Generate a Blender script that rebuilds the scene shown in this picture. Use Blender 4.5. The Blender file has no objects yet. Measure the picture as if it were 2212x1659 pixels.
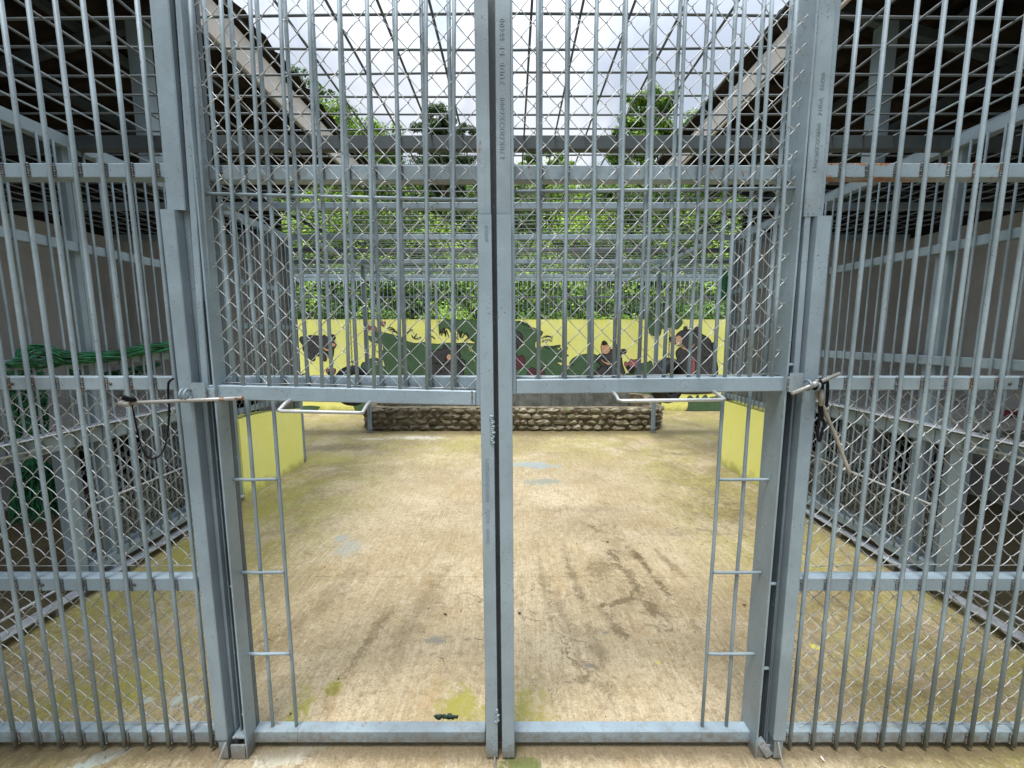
import bpy, bmesh, math, random
from mathutils import Vector, Matrix, Euler
from mathutils import noise as mnoise
random.seed(7)
C = bpy.context.scene.collection
R = math.radians
PI = math.pi

# ------------------------------------------------------------------ camera model
TH = R(6.9); FP = 870.0; H = 1.6
cT, sT = math.cos(TH), math.sin(TH)
def P(u, v, Y):
    """world point on the vertical plane y=Y seen at (u,v) of a 2212x1659 picture (measuring aid)"""
    a = (u-1106)/FP; b = (829.5-v)/FP
    k = Y/(cT+b*sT)
    return Vector((a*k, Y, H+(b*cT-sT)*k))
def G(u, v, z=0.0):
    a = (u-1106)/FP; b = (829.5-v)/FP
    k = (z-H)/(b*cT-sT)
    return Vector((a*k, (cT+b*sT)*k, z))
def PX(u, v, X):
    a = (u-1106)/FP; b = (829.5-v)/FP
    k = X/a
    return Vector((X, (cT+b*sT)*k, H+(b*cT-sT)*k))

# ------------------------------------------------------------------ materials
def new_mat(name):
    m = bpy.data.materials.new(name); m.use_nodes = True
    nt = m.node_tree; nt.nodes.clear()
    o = nt.nodes.new('ShaderNodeOutputMaterial'); b = nt.nodes.new('ShaderNodeBsdfPrincipled')
    nt.links.new(b.outputs[0], o.inputs[0])
    return m, nt, b
class NB:
    def __init__(s, nt): s.nt = nt
    def n(s, t, **k):
        x = s.nt.nodes.new(t)
        for a, b in k.items(): setattr(x, a, b)
        return x
    def L(s, a, b): s.nt.links.new(a, b)
    def coord(s):
        if not hasattr(s, '_c'):
            g = s.n('ShaderNodeNewGeometry'); s._c = g.outputs['Position']; s._g = g
        return s._c
    def noise(s, scale, detail=6, rough=.6, vec=None, dist=0):
        x = s.n('ShaderNodeTexNoise'); x.inputs['Scale'].default_value = scale
        x.inputs['Detail'].default_value = detail; x.inputs['Roughness'].default_value = rough
        x.inputs['Distortion'].default_value = dist
        s.L(vec if vec is not None else s.coord(), x.inputs['Vector']); return x.outputs['Fac']
    def vscale(s, v):
        m = s.n('ShaderNodeVectorMath', operation='MULTIPLY'); m.inputs[1].default_value = v
        s.L(s.coord(), m.inputs[0]); return m.outputs[0]
    def ramp(s, fac, a, b, c0=0., c1=1.):
        r = s.n('ShaderNodeMapRange', interpolation_type='SMOOTHSTEP')
        r.inputs[1].default_value = a; r.inputs[2].default_value = b
        r.inputs[3].default_value = c0; r.inputs[4].default_value = c1
        s.L(fac, r.inputs[0]); return r.outputs[0]
    def math(s, op, a, b=None):
        m = s.n('ShaderNodeMath', operation=op)
        for i, q in enumerate((a, b)):
            if q is None: continue
            if isinstance(q, (int, float)): m.inputs[i].default_value = q
            else: s.L(q, m.inputs[i])
        return m.outputs[0]
    def mix(s, fac, a, b, mode='MIX'):
        m = s.n('ShaderNodeMix', data_type='RGBA', blend_type=mode)
        for i, q in ((0, fac), (6, a), (7, b)):
            if isinstance(q, (int, float)): m.inputs[i].default_value = q
            elif isinstance(q, tuple): m.inputs[i].default_value = (*q, 1)
            else: s.L(q, m.inputs[i])
        return m.outputs[2]
    def bump(s, bsdf, h, strength=.3, dist=.01):
        b = s.n('ShaderNodeBump'); b.inputs['Strength'].default_value = strength
        b.inputs['Distance'].default_value = dist
        s.L(h, b.inputs['Height']); s.L(b.outputs[0], bsdf.inputs['Normal'])
def setc(nt, b, name, v):
    i = b.inputs[name]
    if isinstance(v, tuple): i.default_value = (*v, 1)
    elif isinstance(v, (int, float)): i.default_value = v
    else: nt.links.new(v, i)

def paint(name, col, rust=.0, rough=.42, var=.12, spec=.5, metal=0.):
    m, nt, b = new_mat(name); q = NB(nt)
    big = q.noise(3.1, 4); mid = q.noise(38, 6, .65); fine = q.noise(240, 4, .6)
    dark = tuple(c*(1-var*1.6) for c in col); lite = tuple(min(1, c*(1+var)) for c in col)
    c = q.mix(q.ramp(big, .3, .7), dark, lite)
    c = q.mix(q.ramp(mid, .56, .72, 0, .55), c, tuple(x*.72 for x in col))
    streak = q.noise(1, 5, .7, q.vscale((55, 55, 3)))
    c = q.mix(q.ramp(streak, .55, .75, 0, .35), c, tuple(x*.62 for x in col))
    if rust > 0:
        chip = q.noise(150, 3, .6); where = q.noise(9, 4, .6)
        c = q.mix(q.math('MULTIPLY', q.ramp(chip, .62, .67, 0, .85), q.ramp(where, .48, .60)), c, (.085, .06, .045))
        c = q.mix(q.math('MULTIPLY', q.ramp(q.noise(110, 3, .6), .63, .68, 0, .6), q.ramp(where, .50, .38)), c, (.42, .47, .49))
        gz = q.n('ShaderNodeSeparateXYZ'); q.L(q.coord(), gz.inputs[0])
        splash = q.math('ADD', gz.outputs[2], q.math('MULTIPLY', q.noise(26, 7, .75), -.22))
        c = q.mix(q.ramp(splash, -.10, -.03, .7, 0), c, (.13, .10, .06))
    if rust > 0:
        rn = q.math('ADD', q.math('MULTIPLY', q.noise(21, 9, .75, dist=.5), .6), q.math('MULTIPLY', q.noise(1, 8, .75, q.vscale((70, 70, 9))), .4)); t = .74-.3*rust
        fac = q.ramp(rn, t, t+.07)
        rc = q.mix(q.ramp(q.noise(90, 5), .4, .6), (.13, .05, .015), (.27, .125, .035))
        c = q.mix(fac, c, rc)
        setc(nt, b, 'Roughness', q.math('ADD', q.math('MULTIPLY', fac, .4), rough))
    else: setc(nt, b, 'Roughness', q.ramp(mid, .3, .8, rough-.05, rough+.15))
    setc(nt, b, 'Base Color', c); setc(nt, b, 'Metallic', metal)
    b.inputs['Specular IOR Level'].default_value = spec
    q.bump(b, q.math('ADD', q.math('MULTIPLY', mid, .6), q.math('MULTIPLY', fine, .5)), .35, .0025)
    return m
STEEL = (.232, .300, .345)
M = {}
M['steel'] = paint('painted_steel', STEEL, .16)
M['steel_bar'] = paint('painted_bar', (.235, .30, .335), .15, var=.18, rough=.55, spec=.35)
M['steel_rust'] = paint('rusty_painted_steel', STEEL, .75)
M['steel_worn'] = paint('worn_painted_steel', (.235, .30, .335), .58, var=.2)
M['steel_dark'] = paint('weathered_and_shade_steel', (.105, .125, .135), .3, rough=.55)
def rail_rust():
    m = paint('rust_edged_rail_paint', STEEL, .5); nt = m.node_tree; q = NB(nt)
    b = [n for n in nt.nodes if n.type == 'BSDF_PRINCIPLED'][0]; old = b.inputs['Base Color'].links[0].from_socket
    g = q.n('ShaderNodeSeparateXYZ'); q.L(q.coord(), g.inputs[0])
    edge = q.math('MULTIPLY', q.math('ABSOLUTE', q.math('SUBTRACT', g.outputs[2], 2.135)), 9.)
    near = q.ramp(g.outputs[0], 1.75, 1.15, 0, .12)
    f = q.math('ADD', q.math('ADD', edge, near), q.math('SUBTRACT', q.math('ADD', q.math('MULTIPLY', q.noise(13, 7, .7), .7), q.math('MULTIPLY', q.noise(1, 8, .75, q.vscale((60, 60, 12))), .5)), .26))
    c = q.mix(q.ramp(f, .60, .68), old, q.mix(q.ramp(q.noise(90, 5), .4, .6), (.12, .045, .012), (.33, .14, .04)))
    q.L(c, b.inputs['Base Color']); return m
M['rail_rust'] = rail_rust()
M['galv'] = paint('galvanised_wire', (.44, .46, .46), .0, rough=.45, var=.2, metal=.5)
M['channel'] = paint('shade_toned_channel_paint', (.095, .125, .145), .25, rough=.6, var=.2)  # shade inside the guide recess painted into the steel colour
M['weld'] = paint('weld_bead', (.14, .15, .15), .75, rough=.5, var=.4)
M['galv_rod'] = paint('galvanised_rod', (.34, .335, .32), .7, rough=.4, metal=.3)
M['silver'] = paint('silver_track', (.52, .56, .60), .1, rough=.35, metal=.3)
M['black_cloth'] = paint('black_webbing', (.008, .008, .011), 0, rough=.85, spec=.2)
M['wood_stick'] = paint('dry_stick', (.32, .30, .25), 0, rough=.9, var=.35)
M['rubber'] = paint('tyre_rubber', (.022, .022, .023), 0, rough=.8, var=.3)
M['chain'] = paint('chain_steel', (.12, .12, .11), .4, rough=.5, metal=.5)
M['fascia'] = paint('cream_fascia', (.60, .55, .50), 0, rough=.7, var=.08)
M['roof'] = paint('dark_roof_sheet', (.030, .023, .018), 0, rough=.95, var=.5, spec=.1)
M['roof_steel'] = paint('roof_steel', (.05, .065, .070), 0, rough=.6)
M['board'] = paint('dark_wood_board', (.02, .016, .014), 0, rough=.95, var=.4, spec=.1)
M['red_cloth'] = paint('red_cloth', (.22, .02, .035), 0, rough=.9, var=.4)
M['white_bit'] = paint('white_chip', (.55, .53, .46), 0, rough=.8)
M['leaf_dark'] = paint('dry_leaf', (.05, .035, .015), 0, rough=.8, var=.4)
M['leaf_litter_green'] = paint('dark_green_leaf', (.012, .035, .02), 0, rough=.6)
M['letter'] = paint('rolled_lettering', tuple(c*.86 for c in STEEL), 0, rough=.6)
M['bark'] = paint('tree_bark', (.10, .085, .06), 0, rough=.95, var=.4)
M['pale_trunk'] = paint('pale_trunk', (.36, .31, .24), 0, rough=.9, var=.3)

def net_mat():
    m, nt, b = new_mat('green_netting'); q = NB(nt)
    f = q.noise(1, 5, .6, q.vscale((30, 12, 120)))
    c = q.mix(q.ramp(f, .38, .6), (.005, .05, .024), (.02, .22, .085))
    setc(nt, b, 'Base Color', c); setc(nt, b, 'Roughness', .55)
    q.bump(b, f, .9, .02)
    return m
M['net'] = net_mat()

def plaster():
    m, nt, b = new_mat('grey_plaster'); q = NB(nt)
    c = q.mix(q.ramp(q.noise(1.3, 6), .3, .7), (.36, .36, .35), (.47, .47, .46))
    st = q.noise(1, 6, .7, q.vscale((4, 4, .7)))
    c = q.mix(q.ramp(st, .5, .72, 0, .5), c, (.25, .24, .225))
    c = q.mix(q.ramp(q.noise(60, 5), .5, .8, 0, .35), c, (.15, .14, .13))
    setc(nt, b, 'Base Color', c); setc(nt, b, 'Roughness', .92)
    q.bump(b, q.noise(45, 8, .7), .4, .01); return m
M['plaster'] = plaster()
def yellow():
    m, nt, b = new_mat('yellow_wall_paint'); q = NB(nt)
    c = q.mix(q.ramp(q.noise(2.2, 7, .7), .3, .75), (.87, .86, .22), (.90, .89, .32))
    st = q.noise(1, 6, .75, q.vscale((9, 9, 1.6)))
    c = q.mix(q.ramp(st, .53, .78, 0, .35), c, (.66, .63, .22))
    c = q.mix(q.ramp(q.noise(70, 6, .7), .6, .75, 0, .4), c, (.52, .50, .2))
    sx = q.n('ShaderNodeSeparateXYZ'); q.L(q.coord(), sx.inputs[0])
    low = q.math('ADD', sx.outputs[2], q.math('MULTIPLY', q.noise(7, 8, .75), -.35))
    c = q.mix(q.ramp(low, -.19, -.04, .7, 0), c, (.30, .28, .10))
    setc(nt, b, 'Base Color', c); setc(nt, b, 'Roughness', .75)
    q.bump(b, q.noise(55, 7, .7), .45, .006); return m
M['yellow'] = yellow()
def flat(name, col, var=.18):
    m, nt, b = new_mat(name); q = NB(nt)
    c = q.mix(q.ramp(q.noise(6, 6, .7), .3, .75), tuple(x*(1-var) for x in col), tuple(x*(1+var) for x in col))
    c = q.mix(q.ramp(q.noise(80, 6, .7), .56, .72, 0, .45), c, (.3, .3, .18))
    c = q.mix(q.ramp(q.noise(23, 8, .8), .62, .68, 0, .6), c, (.6, .58, .2))
    setc(nt, b, 'Base Color', c); setc(nt, b, 'Roughness', .75)
    q.bump(b, q.noise(55, 7, .7), .35, .005); return m
M['m_green'] = flat('mural_green', (.060, .125, .058)); M['m_black'] = flat('mural_black', (.008, .009, .009))
M['m_grey'] = flat('mural_grey', (.050, .050, .053)); M['m_tan'] = flat('mural_tan', (.66, .36, .20), .06)
M['m_red'] = flat('mural_maroon', (.11, .025, .04)); M['m_pink'] = flat('mural_pink', (.36, .11, .12))

def concrete_wet():
    m, nt, b = new_mat('mossy_concrete'); q = NB(nt)
    c = q.mix(q.ramp(q.noise(4, 8, .7), .35, .65), (.10, .105, .085), (.23, .23, .20))
    st = q.noise(1, 6, .75, q.vscale((14, 14, 2)))
    c = q.mix(q.ramp(st, .45, .7, 0, .7), c, (.045, .045, .035))
    setc(nt, b, 'Base Color', c); setc(nt, b, 'Roughness', .8)
    q.bump(b, q.noise(40, 7), .4, .01); return m
M['conc'] = concrete_wet()
def stone():
    m, nt, b = new_mat('rubble_stone'); q = NB(nt)
    oi = q.noise(5.5, 2, .5)
    c = q.mix(q.ramp(oi, .35, .65), (.12, .095, .06), (.42, .37, .27))
    c = q.mix(q.ramp(q.noise(9, 3), .5, .65, 0, .6), c, (.12, .15, .04))
    c = q.mix(q.ramp(q.noise(40, 8, .75), .45, .7, 0, .6), c, (.07, .045, .03))
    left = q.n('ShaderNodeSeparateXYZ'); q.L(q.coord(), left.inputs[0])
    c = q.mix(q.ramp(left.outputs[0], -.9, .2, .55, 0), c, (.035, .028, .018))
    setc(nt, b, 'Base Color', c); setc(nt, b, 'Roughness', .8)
    q.bump(b, q.noise(50, 8, .7), .6, .01); return m
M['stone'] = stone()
def mortar():
    m, nt, b = new_mat('stone_mortar'); q = NB(nt)
    c = q.mix(q.ramp(q.noise(7, 7, .7), .35, .65), (.07, .055, .03), (.24, .20, .13))
    setc(nt, b, 'Base Color', c); setc(nt, b, 'Roughness', .9)
    q.bump(b, q.noise(60, 8, .7), .6, .012); return m
M['mortar'] = mortar()

def floor_mat():
    m, nt, b = new_mat('stained_concrete_floor'); q = NB(nt)
    n1 = q.noise(.75, 8, .65); n2 = q.noise(3.3, 9, .7, dist=.6)
    c = q.mix(q.ramp(n1, .33, .67), (.385, .298, .165), (.61, .51, .345))
    c = q.mix(q.ramp(n2, .50, .68, 0, .55), c, (.33, .26, .13))
    spx = q.n('ShaderNodeSeparateXYZ'); q.L(q.coord(), spx.inputs[0])
    side = q.math('MAXIMUM', q.ramp(q.math('ABSOLUTE', spx.outputs[0]), 1.0, 2.0), q.ramp(spx.outputs[1], 4.2, 6.0))
    c = q.mix(q.math('MULTIPLY', q.ramp(q.noise(1.7, 8, .75, dist=.8), .38, .56, 0, .9), side), c, (.34, .31, .07))
    c = q.mix(q.math('MULTIPLY', q.ramp(q.noise(1.3, 8, .75, dist=.5), .45, .62, 0, .7), side), c, (.20, .15, .065))
    c = q.mix(q.ramp(q.noise(2.4, 8, .75, dist=1.), .52, .66, 0, .45), c, (.42, .27, .11))     # algae
    c = q.mix(q.ramp(q.noise(6, 8, .75), .56, .70, 0, .65), c, (.56, .50, .38))
    sweep = q.noise(1, 8, .78, q.vscale((11, 3.2, 1)), 1.6)
    c = q.mix(q.ramp(sweep, .50, .68, 0, .5), c, (.27, .20, .10))
    brush = q.noise(1, 6, .7, q.vscale((75, 5, 1)), .3)
    c = q.mix(q.ramp(brush, .5, .68, 0, .4), c, (.28, .205, .11))
    c = q.mix(q.ramp(brush, .50, .36, 0, .3), c, (.70, .62, .46))
    lumps = q.noise(26, 7, .7)
    c = q.mix(q.ramp(lumps, .48, .68, 0, .65), c, (.24, .175, .09))
    c = q.mix(q.ramp(q.noise(48, 8, .8), .46, .36, 0, .6), c, (.74, .66, .49))
    speck = q.noise(130, 5, .7)
    c = q.mix(q.ramp(speck, .52, .66, 0, .7), c, (.17, .12, .055))
    c = q.mix(q.ramp(q.noise(60, 6, .75, dist=.5), .55, .66, 0, .55), c, (.23, .17, .08))
    c = q.mix(q.ramp(q.noise(95, 3, .6), .66, .74, 0, .55), c, (.66, .61, .48))
    crk = q.n('ShaderNodeTexVoronoi', feature='DISTANCE_TO_EDGE'); crk.inputs['Scale'].default_value = 1.1
    cw = q.n('ShaderNodeVectorMath', operation='ADD'); nv = q.n('ShaderNodeTexNoise'); nv.inputs['Scale'].default_value = 2.2; nv.inputs['Detail'].default_value = 8; q.L(q.coord(), nv.inputs['Vector']); sc_ = q.n('ShaderNodeVectorMath', operation='SCALE'); sc_.inputs['Scale'].default_value = .9; q.L(nv.outputs['Color'], sc_.inputs[0]); q.L(q.coord(), cw.inputs[0]); q.L(sc_.outputs[0], cw.inputs[1]); q.L(cw.outputs[0], crk.inputs['Vector'])
    c = q.mix(q.math('MULTIPLY', q.ramp(crk.outputs['Distance'], .001, .006, .85, 0), q.ramp(n1, .45, .6)), c, (.13, .10, .055))
    wob = q.noise(4.2, 9, .75, dist=.7); wob2 = q.noise(15, 8, .8, dist=1.2)
    edge = q.math('ADD', q.math('MULTIPLY', wob, 3.0), q.math('MULTIPLY', wob2, 5.0))
    def stain(cx, cy, rx, ry, col, amt, rot=0, hard=.35):
        nonlocal c
        mp = q.n('ShaderNodeMapping', vector_type='TEXTURE')
        mp.inputs['Location'].default_value = (cx, cy, 0); mp.inputs['Rotation'].default_value = (0, 0, rot)
        mp.inputs['Scale'].default_value = (rx, ry, 1e3)
        q.L(q.coord(), mp.inputs['Vector'])
        l = q.n('ShaderNodeVectorMath', operation='LENGTH'); q.L(mp.outputs[0], l.inputs[0])
        d = q.math('ADD', l.outputs['Value'], q.math('SUBTRACT', edge, 3.95))
        f = q.ramp(d, 1-hard, 1+hard*.2, amt, 0)
        c = q.mix(f, c, col)
    BR = (.085, .056, .018); AL = (.33, .31, .055); GB = (.30, .36, .37); WH = (.62, .60, .50); DK = (.10, .085, .055)
    YE = (.42, .38, .10)
    for (u, v, rx, ry, col, amt, rot, hard) in [
        (1235,1235,.03,.42,BR,.6,.06,1.),(1345,1225,.035,.40,BR,.65,.12,1.),(1175,1260,.03,.45,BR,.4,.04,1.),(1290,1400,.05,.22,BR,.4,.05,1.),(1300,1225,.10,.10,BR,.5,0,.9),(1400,1230,.03,.36,BR,.75,.14,.9),
        (1335,1300,.12,.02,BR,.6,.3,.7),(1410,1320,.05,.12,BR,.5,.2,.9),(1325,1345,.035,.09,BR,.6,.3,.8),(1450,1220,.03,.2,BR,.5,.2,.8),
        (1380,1290,.26,.2,BR,.3,0,1.),(1215,1330,.05,.3,BR,.4,.1,.9),(1330,1180,.12,.3,BR,.35,.1,1.),(1180,1480,.3,.1,BR,.3,0,1.),(900,1330,.08,.5,BR,.35,-.15,1.),(700,1300,.08,.5,BR,.35,-.25,1.),(1600,1130,.3,.45,BR,.35,.3,1.2),(1250,1120,.35,.25,BR,.25,0,1.2),(1560,1060,.5,.5,BR,.4,0,1.2),
        (1150,1004,.24,.10,GB,.85,-.1,.3),(1174,1040,.18,.07,(.25,.28,.24),.8,0,.3),(752,1182,.07,.12,GB,.5,.6,.4),(735,1162,.06,.05,GB,.6,0,.3),
        (936,1382,.06,.03,(.22,.22,.19),.85,0,.3),(1010,1380,.02,.01,DK,.6,0,.5),(720,968,.55,.18,DK,.55,0,.9),(900,945,.35,.10,WH,.8,0,.6),
        (800,948,.25,.06,WH,.6,0,.6),(1180,940,1.3,.13,BR,.4,0,1.),(720,935,1.2,.22,BR,.35,0,1.),(700,990,.6,.25,YE,.7,0,.9),
        (560,1110,.30,.35,AL,.85,.2,1.),(640,1060,.25,.30,AL,.5,.2,1.),(1005,1540,.10,.10,AL,.95,0,.9),(1135,1535,.09,.13,AL,.8,0,.9),
        (420,1190,.25,.35,AL,.8,.3,.9),(280,1280,.40,.20,AL,.5,.3,1.),(300,1480,.25,.12,AL,.6,.3,1.),(120,1520,.25,.12,AL,.6,.3,1.),
        (385,1512,.05,.028,(.48,.53,.46),.9,0,.3),(320,1512,.02,.014,(.48,.53,.46),.9,0,.3),(215,1640,.06,.02,(.48,.55,.50),.9,.5,.3),
        (620,1628,.10,.03,WH,.85,.2,.5),(640,1540,.05,.12,AL,.9,.2,.9),(725,1480,.03,.04,AL,.9,0,.7),(590,1600,.04,.02,(.06,.08,.015),.8,0,.8),
        (820,1350,.03,.25,BR,.35,-.2,1.),(770,1420,.03,.25,BR,.35,-.2,1.),(1800,1300,.20,.2,BR,.5,0,1.),(2150,1440,.3,.12,AL,.5,0,1.),
        (1990,1500,.3,.1,BR,.3,0,1.),(1765,1397,.022,.014,(.7,.66,.12),.95,0,.2),(1130,1650,.06,.02,(.12,.16,.03),.9,0,.4),
        (1100,1225,.05,.03,DK,.4,0,.9),(1290,1100,.4,.05,DK,.25,0,1.),(1480,1150,.25,.08,DK,.3,.1,1.),(1480,980,.25,.06,DK,.5,.1,.9),
        (1310,1365,.02,.012,(.20,.20,.17),.8,0,.3),(1272,1437,.012,.008,(.20,.20,.17),.8,0,.3),(1420,1430,.012,.008,(.6,.55,.12),.7,0,.3)]:
        g = G(u, v); stain(g.x, g.y, rx*1.3, ry*1.3, col, amt, rot, hard)
    sp = q.n('ShaderNodeSeparateXYZ'); q.L(q.coord(), sp.inputs[0])
    # casting joints and fine cracks
    for yy in (4.80, 2.52):
        w = q.math('ADD', sp.outputs[1], q.math('MULTIPLY', q.noise(2.5, 5, .6), .10))
        d = q.math('ABSOLUTE', q.math('SUBTRACT', w, yy+.05))
        c = q.mix(q.math('MULTIPLY', q.ramp(d, .001, .007, .6, 0), q.ramp(wob2, .4, .6)), c, (.11, .085, .045))
    # dirt gathered along the fence line
    fy = q.math('ABSOLUTE', q.math('SUBTRACT', q.math('ADD', sp.outputs[1], q.math('MULTIPLY', wob2, .12)), 1.455))
    c = q.mix(q.ramp(fy, .02, .085, .75, 0), c, (.12, .092, .05))
    bx = q.math('ABSOLUTE', q.math('SUBTRACT', q.math('ADD', sp.outputs[1], q.math('MULTIPLY', wob2, .25)), 6.68))
    c = q.mix(q.ramp(bx, .03, .30, .7, 0), c, (.13, .10, .045))
    # shade under the side sheds painted into the floor colour
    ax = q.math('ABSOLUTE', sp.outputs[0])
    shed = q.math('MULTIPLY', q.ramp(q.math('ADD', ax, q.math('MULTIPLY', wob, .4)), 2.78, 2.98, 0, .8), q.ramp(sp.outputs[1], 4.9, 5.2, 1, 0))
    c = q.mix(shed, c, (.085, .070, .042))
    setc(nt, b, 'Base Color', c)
    setc(nt, b, 'Roughness', q.ramp(n2, .3, .7, .62, .85))
    h = q.math('ADD', q.math('MULTIPLY', lumps, 1.2), q.math('ADD', q.math('MULTIPLY', speck, .25), q.math('MULTIPLY', sweep, .9)))
    q.bump(b, h, .8, .016)
    return m
M['floor'] = floor_mat()
def soil():
    m, nt, b = new_mat('hill_soil'); q = NB(nt)
    c = q.mix(q.ramp(q.noise(2, 7, .7), .35, .65), (.012, .018, .006), (.035, .055, .015))
    setc(nt, b, 'Base Color', c); setc(nt, b, 'Roughness', 1.); return m
M['soil'] = soil()
def leafm(name, a, b_, sc=.9):
    m, nt, b = new_mat(name); q = NB(nt)
    c = q.mix(q.ramp(q.noise(sc, 3, .6), .38, .62), a, b_)
    c = q.mix(q.ramp(q.noise(11, 3, .6), .4, .7, 0, .7), c, tuple(min(1, x*1.7) for x in b_))
    setc(nt, b, 'Base Color', c); setc(nt, b, 'Roughness', .5)
    b.inputs['Specular IOR Level'].default_value = .35
    tr = q.n('ShaderNodeBsdfTranslucent'); q.L(c, tr.inputs[0])
    mx = q.n('ShaderNodeMixShader'); mx.inputs[0].default_value = .35
    out = [n for n in nt.nodes if n.type == 'OUTPUT_MATERIAL'][0]
    q.L(b.outputs[0], mx.inputs[1]); q.L(tr.outputs[0], mx.inputs[2]); q.L(mx.outputs[0], out.inputs[0])
    return m
M['leafA'] = leafm('leaf_mid_green', (.09, .19, .028), (.19, .34, .05))
M['leafB'] = leafm('leaf_light_green', (.22, .35, .04), (.35, .49, .07))
M['leafC'] = leafm('leaf_deep_green', (.014, .038, .010), (.04, .085, .02))
M['leafD'] = leafm('leaf_dark_crown', (.028, .06, .016), (.06, .11, .028))

# ------------------------------------------------------------------ mesh builder
class MB:
    def __init__(s): s.v = []; s.f = []; s.m = []; s.sm = []
    def add(s, vs, fs, mi=0, smooth=False):
        o = len(s.v); s.v += [tuple(x) for x in vs]
        for f in fs: s.f.append(tuple(i+o for i in f)); s.m.append(mi); s.sm.append(smooth)
    def box(s, x0, x1, y0, y1, z0, z1, mi=0, bev=0.):
        if bev <= 0:
            v = [(x, y, z) for x in (x0, x1) for y in (y0, y1) for z in (z0, z1)]
            s.add(v, [(0,1,3,2),(4,6,7,5),(0,4,5,1),(2,3,7,6),(0,2,6,4),(1,5,7,3)], mi)
        else: s.beam(Vector(((x0+x1)/2, (y0+y1)/2, z0)), Vector(((x0+x1)/2, (y0+y1)/2, z1)), x1-x0, y1-y0, bev, mi, Vector((1, 0, 0)))
    def beam(s, a, b, w, h, bev=.003, mi=0, side=None):
        """chamfered rectangular bar from a to b; w along 'side', h along the third axis"""
        a = Vector(a); b = Vector(b); d = (b-a).normalized()
        if side is None: side = Vector((0, 0, 1)) if abs(d.z) < .8 else Vector((1, 0, 0))
        side = (side-d*side.dot(d)).normalized(); up = d.cross(side)
        c = min(bev, w*.3, h*.3)
        pr = [(-w/2+c, -h/2), (w/2-c, -h/2), (w/2, -h/2+c), (w/2, h/2-c), (w/2-c, h/2), (-w/2+c, h/2), (-w/2, h/2-c), (-w/2, -h/2+c)]
        vs = [a+side*x+up*y for x, y in pr]+[b+side*x+up*y for x, y in pr]
        n = 8
        s.add(vs, [(i, (i+1) % n, n+(i+1) % n, n+i) for i in range(n)]+[tuple(range(n))[::-1], tuple(range(n, 2*n))], mi)
    def tube(s, pts, r, n=6, mi=0, closed=False, smooth=True, rfun=None):
        pts = [Vector(p) for p in pts]; N = len(pts); rings = []
        prev = None
        for i, p in enumerate(pts):
            if closed: t = pts[(i+1) % N]-pts[i-1]
            else: t = pts[min(i+1, N-1)]-pts[max(i-1, 0)]
            if t.length < 1e-9: t = Vector((0, 0, 1))
            t.normalize()
            if prev is None:
                u = t.orthogonal().normalized()
            else:
                u = prev-t*prev.dot(t)
                u = u.normalized() if u.length > 1e-6 else t.orthogonal().normalized()
            prev = u; w = t.cross(u)
            rr = r if rfun is None else r*rfun(i/(N-1) if N > 1 else 0)
            rings.append([p+(u*math.cos(2*PI*k/n)+w*math.sin(2*PI*k/n))*rr for k in range(n)])
        vs = [q for rg in rings for q in rg]; fs = []
        for i in range(N if closed else N-1):
            j = (i+1) % N
            for k in range(n): fs.append((i*n+k, i*n+(k+1) % n, j*n+(k+1) % n, j*n+k))
        if not closed: fs += [tuple(range(n))[::-1], tuple(range((N-1)*n, N*n))]
        s.add(vs, fs, mi, smooth)
    def blob(s, c, r, mi=0, sq=(1, 1, 1), n=5, jit=.25, rot=None):
        c = Vector(c); vs = []; fs = []; rows = n; cols = n+3
        vs.append(Vector((0, 0, 1)))
        for i in range(1, rows):
            a = PI*i/rows
            for j in range(cols):
                t = 2*PI*j/cols
                vs.append(Vector((math.sin(a)*math.cos(t), math.sin(a)*math.sin(t), math.cos(a)))*(1+random.uniform(-jit, jit)))
        vs.append(Vector((0, 0, -1)))
        for j in range(cols):
            fs.append((0, 1+j, 1+(j+1) % cols)); l = 1+(rows-2)*cols
            fs.append((len(vs)-1, l+(j+1) % cols, l+j))
        for i in range(rows-2):
            for j in range(cols):
                a = 1+i*cols
                fs.append((a+j, a+cols+j, a+cols+(j+1) % cols, a+(j+1) % cols))
        out = []
        for v in vs:
            v = Vector((v.x*sq[0], v.y*sq[1], v.z*sq[2]))*r
            if rot: v = rot @ v
            out.append(c+v)
        s.add(out, fs, mi, True)
    def build(s, name, mats, parent=None, org=None):
        me = bpy.data.meshes.new(name)
        if org is None: org = Vector((0, 0, 0))
        else: org = Vector(org)
        me.from_pydata([tuple(Vector(v)-org) for v in s.v], [], s.f)
        if not isinstance(mats, (list, tuple)): mats = [mats]
        for m in mats: me.materials.append(M[m] if isinstance(m, str) else m)
        me.polygons.foreach_set('material_index', s.m)
        me.polygons.foreach_set('use_smooth', s.sm)
        me.update()
        o = bpy.data.objects.new(name, me); C.objects.link(o); o.location = org
        if parent is not None:
            o.parent = parent; o.matrix_parent_inverse = Matrix.Identity(4)
            o.location = org-world_of(parent)
        return o
WLOC = {}
def world_of(o):
    return WLOC.get(o.name, Vector((0, 0, 0)))
def thing(name, label, cat, loc=(0, 0, 0), group=None, kind=None):
    o = bpy.data.objects.new(name, None); C.objects.link(o); o.location = loc
    o.empty_display_size = .1
    WLOC[o.name] = Vector(loc)
    tag(o, label, cat, group, kind); return o
def tag(o, label=None, cat=None, group=None, kind=None):
    if label: o['label'] = label
    if cat: o['category'] = cat
    if group: o['group'] = group
    if kind: o['kind'] = kind
    return o
def one(mb, name, mats, label, cat, group=None, kind=None, org=None):
    return tag(mb.build(name, mats, None, org), label, cat, group, kind)

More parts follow.
